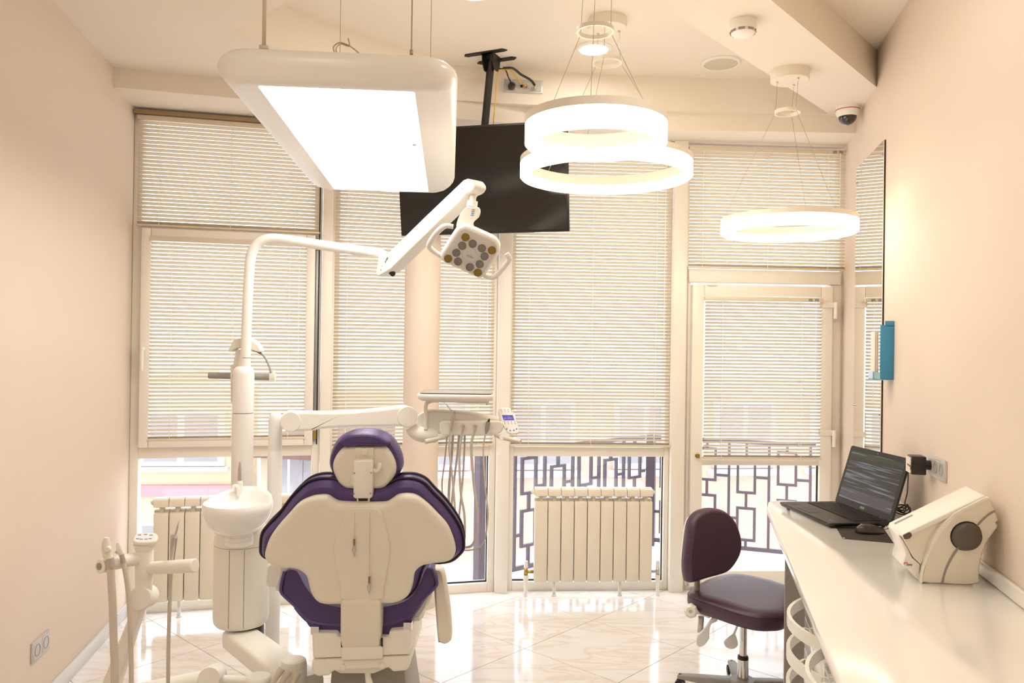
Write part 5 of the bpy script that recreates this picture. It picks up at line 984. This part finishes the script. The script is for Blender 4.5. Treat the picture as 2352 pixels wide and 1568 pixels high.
def screenmat():
    m = bpy.data.materials.new('laptop_picture_and_reflection'); m.use_nodes = True; nt = m.node_tree; n = nt.nodes; l = nt.links; p = n['Principled BSDF']
    tc = n.new('ShaderNodeTexCoord'); sx = n.new('ShaderNodeSeparateXYZ'); l.new(tc.outputs['Generated'], sx.inputs[0])
    cr = n.new('ShaderNodeValToRGB'); l.new(sx.outputs['Z'], cr.inputs[0]); e = cr.color_ramp.elements
    e[0].position = 0; e[0].color = lin('51474b')+(1,); e[1].position = 1; e[1].color = lin('2c3a20')+(1,)
    for pz_, c_ in ((.2, '5b5254'), (.24, '3a322c'), (.9, '33291f'), (.93, '3b4524')): q = e.new(pz_); q.color = lin(c_)+(1,)
    wv = n.new('ShaderNodeTexNoise'); wv.inputs['Scale'].default_value = 3.0; mp = n.new('ShaderNodeMapping'); mp.inputs['Scale'].default_value = (.4, .4, 9); l.new(tc.outputs['Generated'], mp.inputs[0]); l.new(mp.outputs[0], wv.inputs['Vector'])
    r2 = n.new('ShaderNodeValToRGB'); l.new(wv.outputs['Fac'], r2.inputs[0]); r2.color_ramp.elements[0].position = .55; r2.color_ramp.elements[1].position = .66; r2.color_ramp.elements[1].color = lin('8f9aa8')+(1,)  # pale streaks painted in as the blinds reflected in the screen
    mx = n.new('ShaderNodeMix'); mx.data_type = 'RGBA'; mx.blend_type = 'ADD'; mx.inputs[0].default_value = .8; l.new(cr.outputs[0], mx.inputs[6]); l.new(r2.outputs[0], mx.inputs[7])
    p.inputs['Base Color'].default_value = (.01, .01, .01, 1); p.inputs['Roughness'].default_value = .1; l.new(mx.outputs[2], p.inputs['Emission Color']); p.inputs['Emission Strength'].default_value = .6; return m
b = B(LM2); b.box((.02, .03, .0025), (LWd-.02, LH-.022, .0036)); scn = obj('screen', b, screenmat(), lid, smooth=False)
text('lettering', 'ASUS', LM2 @ Matrix.Translation((LWd/2, .0145, .0034)), .013, CHROME, lid) if 0 else None
LMt = LM2 @ Matrix.Translation((LWd/2, .0155, .0033)) @ Matrix.Diagonal((-1, 1, -1, 1))
LMt = frame(LM2 @ V((LWd/2, .0155, .0036)), -ex, (LM2.to_3x3() @ V((0, 1, 0))), -(ex.cross(LM2.to_3x3() @ V((0, 1, 0)))))
text('lettering', 'ASUS', LMt, .014, SILV, lid, .0003)
b = B(LM2); b.cyl((LWd/2, LH-.011, .003), (LWd/2, LH-.011, .0042), .0025, seg=10); obj('webcam', b, GREYP, lid)
for x in (.06, LWd-.06): b = B(LMx); b.cyl((x-.02, LDp-.012, .018), (x+.02, LDp-.012, .018), .006, seg=12); obj('hinge', b, BLKP, lap)
mp_ = [onz(*cL(x, y), ZW+.0002) for x, y in ((1150, 1395), (1840, 1455), (1690, 1235), (1060, 1240))]
b = B(); b.loft([[p for p in mp_], [p+DZ*.0012 for p in mp_]]); mpad = obj('mouse_pad', b, pm('brown_black_pad', '2c2320', .7, bump=.3), label='dark brown mouse pad partly under the laptop', cat_='mouse pad', bev=.0008)
q = onz(*cL(1165, 1375), ZW+.0037); b = B(); b.box((q.x-.003, q.y-.006, ZW+.0013), (q.x+.003, q.y+.006, ZW+.0017)); obj('print', b, PAPER, mpad)
mA, mB = onz(*cL(1335, 1320), ZW+.0003), onz(*cL(1690, 1315), ZW+.0003); md = (mB-mA); ml = md.length; md.normalize(); ms = V((-md.y, md.x, 0))
mouse = thing('computer_mouse', (mA+mB)/2, 'black wired mouse on the dark pad', 'mouse')
MM = frame(mA, md, ms, DZ); rings = []
for i in range(13):
    s_ = i/12; w = .031*(math.sin(math.pi*min(1, max(.0, s_*.94+.03)))**.45); h = .036*(math.sin(math.pi*(s_*.8+.1)**.8)**.7)
    rings.append([(s_*ml, w*math.cos(a), max(0.0, .002+h*math.sin(a)) if math.sin(a) > 0 else .001) for a in [2*math.pi*k/20 for k in range(20)]])
b = B(MM); b.loft(rings); mo = obj('shell', b, pm('mouse_black', '241d19', .3, coat=.3), mouse, ang=70)
b = B(MM @ Matrix.Translation((ml*.2, 0, .03)) @ Matrix.Rotation(math.pi/2, 4, 'X')); b.lathe([(.007, -.003), (.008, 0), (.007, .003)], 14); obj('wheel', b, GREYP, mouse)
b = B(); b.tube(cat([mB+DZ*.012, onz(*cL(1735, 1262), ZW+.006), onz(*cL(1785, 1246), ZW+.003), onz(*cL(1960, 1170), ZW+.003), onz(*cL(1925, 1130), ZW+.004), onz(*cL(1880, 1080), ZW+.003), onz(*cL(1815, 1052), ZW+.003)], 6), .0018, 6); obj('cable', b, BLKP, mouse)
# charger on the wall socket
t = thing('power_adapter', sock_far+nR*.012, 'black square power adapter plugged into the wall socket', 'adapter')
MA = frame(sock_far+nR*.012, P_R.d, nR, DZ)
b = B(MA); b.cyl((0, -.002, 0), (0, .022, 0), .019, seg=20); obj('plug', b, BLKP, t)
b = B(MA); b.box((-.034, .02, -.036), (.034, .075, .036)); obj('body', b, BLKP, t, bev=.005)
b = B(MA); b.box((-.03, .075, -.03), (.03, .079, .03)); obj('white_label', b, PAPER, t)
ps = MA @ V((0, .08, .0)); cw = lambda x, y, o: P_R.o*0+onpl(*cL(x, y), P_R.o+nR*o, nR)
b = B(); b.tube(cat([ps, cw(2080, 435, .09), cw(2040, 480, .085), cw(2030, 640, .08), cw(2020, 780, .08), cw(1995, 880, .08), cw(1990, 950, .08)], 7), .0026, 8); obj('lead', b, BLKP, t)
b = B(); c0 = cw(1950, 1000, .08)
for k in range(4):
    m_ = Matrix.Translation(c0+V((.003*k, 0, .002*k))) @ Matrix.Rotation(.5*k, 4, 'X') @ Matrix.Rotation(.4*k-.5, 4, 'Z'); b.m = m_; b.tube([((.032-.004*k)*math.cos(a), .008*math.sin(2*a), (.02-.002*k)*math.sin(a)) for a in [2*math.pi*i/24 for i in range(24)]], .0028, 6, closed=True)
b.m = Matrix.Identity(4); obj('coiled_lead', b, BLKP, t)
t = thing('paper_slip', onz(*cL(2070, 1010), ZW), 'small white paper sheet lying behind the laptop by the wall', 'paper')
q = onz(*cL(2060, 1040), ZW+.0008); b = B(Matrix.Translation(q) @ Matrix.Rotation(-.24, 4, 'Z')); b.box((-.06, -.09, 0), (.055, .09, .0015)); obj('sheet', b, PAPER, t)
# ------------------------------------------------------------------ impression material mixer
cM = crop(2000, 1100, 5.227)
mb0 = onz(*cM(600, 1247), ZW); mb1 = onz(*cM(1305, 1257), ZW)
ma = (mb1-mb0); ma.z = 0; ma.normalize(); ma = V((.9975, -.07, 0))
mn = V((ma.y, -ma.x, -.12)).normalized(); XP = TP(mb0, mn, ma)
mix = thing('material_mixer', V(((mb0.x+mb1.x)/2, mb0.y+.1, ZW)), 'cream impression material mixer with big grey knob on worktop', 'mixer')
mdir = V((math.sin(.2261), math.cos(.2261), 0)); DM = .165
def msweep(pts, n, layers): # outline in the side plane swept away from the viewer along the wall
    pts = [(x if x < 1305 else 1305+(x-1305)*.9, y) for x, y in pts]
    o2 = XP.tr(pts, cM, n); out = []
    for i, dpt in layers: out.append([XP.p+XP.a*p[0]+XP.c*p[1]+mdir*dpt for p in (inset2(o2, i) if i else o2)])
    for r_ in out:
        for p in r_: p.z = max(p.z, ZW-.0004)          # stands on the worktop
    return out
body = [(600, 1245), (850, 1262), (1105, 1280), (1305, 1252), (1308, 1180), (1312, 1080), (1330, 980), (1350, 910), (1390, 800), (1430, 735), (1480, 670), (1545, 592), (1556, 555), (1536, 520), (1568, 492), (1530, 405), (1480, 320), (1420, 242), (1380, 215), (1200, 300), (990, 405), (830, 560), (740, 690), (680, 840), (640, 990), (615, 1130)]
b = B(); b.loft(msweep(body, 2, [(.006, -.002), (.002, .002), (0, .008), (0, DM), (.004, DM+.004)])); mbd = obj('body', b, CREAMD, mix, ang=40)
hood = [(378, 688), (470, 850), (530, 960), (620, 1042), (660, 960), (700, 850), (750, 740), (850, 600), (1000, 440), (1180, 340), (1380, 240), (1420, 240), (1405, 226), (1370, 205), (990, 400), (510, 625)]
b = B(); b.loft(msweep(hood, 1, [(.002, .012), (0, .016), (0, DM)])); obj('side_cover', b, CREAMD, mix, bev=.002)
lid_ = [(365, 690), (385, 660), (1365, 195), (1425, 236), (1000, 432), (975, 452), (520, 660), (400, 712)]
b = B(); b.loft(msweep(lid_, 1, [(.002, .0), (0, .004), (0, DM), (.004, DM+.003)])); ml_ = obj('cartridge_lid', b, CREAM, mix, bev=.004)
front = [(370, 690), (405, 740), (470, 850), (520, 960), (620, 1045), (612, 1140), (598, 1240), (565, 1215), (540, 1160), (480, 1100), (405, 1060), (415, 1000), (440, 925), (395, 800), (345, 690)]
b = B(); b.loft(msweep(front, 1, [(.002, .02), (0, .026), (0, DM-.01)])); fr = obj('front_cover', b, WHITE, mix, bev=.002)
b = B(); b.loft(msweep([(598, 1242), (612, 1120), (640, 985), (690, 840), (750, 690), (840, 560), (1000, 405), (1200, 300), (1380, 215), (1420, 242), (1210, 330), (1030, 440), (880, 600), (800, 720), (720, 860), (660, 1010), (630, 1120), (618, 1245)], 2, [(.001, -.005), (0, -.002), (0, .01)])); obj('edge_rib', b, CREAM, mix, ang=40)
b = B(); b.loft(msweep([(842, 1258), (862, 1160), (900, 1040), (960, 920), (1030, 820), (1055, 828), (985, 935), (925, 1050), (885, 1165), (868, 1260)], 2, [(0, -.004), (0, .003)])); obj('stripe', b, GREYP, mix)
b = B(); b.loft(msweep([(1265, 548), (1340, 470), (1420, 410), (1496, 372), (1508, 390), (1430, 432), (1350, 495), (1285, 560)], 2, [(0, -.004), (0, .003)])); obj('stripe', b, GREYP, mix)
kc = XP.w(*cM(1140, 680)); kr = 168*mb0.y/FPX/5.227
b = B(fz(kc, mn)); b.lathe([(kr*1.08, -.004), (kr*1.08, .002), (kr*1.05, .003)], 40); obj('knob_ring', b, BLKP, mix)
b = B(fz(kc, mn)); b.lathe([(kr, 0), (kr*1.0, .008), (kr*.95, .016), (kr*.82, .022), (kr*.3, .024)], 40); obj('knob', b, pm('dark_grey_knob', '575048', .45), mix, ang=50)
b = B(); b.loft(msweep([(383, 672), (462, 632), (488, 650), (494, 680), (470, 712), (425, 722), (400, 715)], 1, [(0, -.003), (0, .035)])); obj('latch', b, pm('brown_grey_latch', '5b4f45', .4), mix, bev=.002)
s0, s1 = XP.w(*cM(268, 585)), XP.w(*cM(640, 412)); 
sl0 = XP.p+XP.a*XP.l(*cM(400, 672)).x+XP.c*XP.l(*cM(400, 672)).y
g0, g1 = XP.w(*cM(420, 660))+mdir*DM*.78, XP.w(*cM(780, 492))+mdir*DM*.78; gu = (g1-g0).normalized(); gn = gu.cross(mdir).normalized(); gn = gn if gn.z > 0 else -gn
b = B(); b.loft([[g+mdir*x+gn*z for x, z in ((-.009, -.004), (.009, -.004), (.009, .0045), (-.009, .0045))] for g in (g0, g1)]); obj('plunger_slot', b, GREYP, ml_)
FP = XP.w(*cM(445, 1040)); fn = V((-.62, -.72, .15)).normalized(); fx = DZ.cross(fn).normalized()
text('lettering', '3M', frame(XP.w(*cM(434, 1030))+mdir*.02+mn*.0008, XP.a, XP.c, mn), .011, RED, fr); text('lettering', 'ESPE', frame(XP.w(*cM(484, 1052))+mdir*.02+mn*.0008, XP.a, XP.c, mn), .0085, INK, fr)
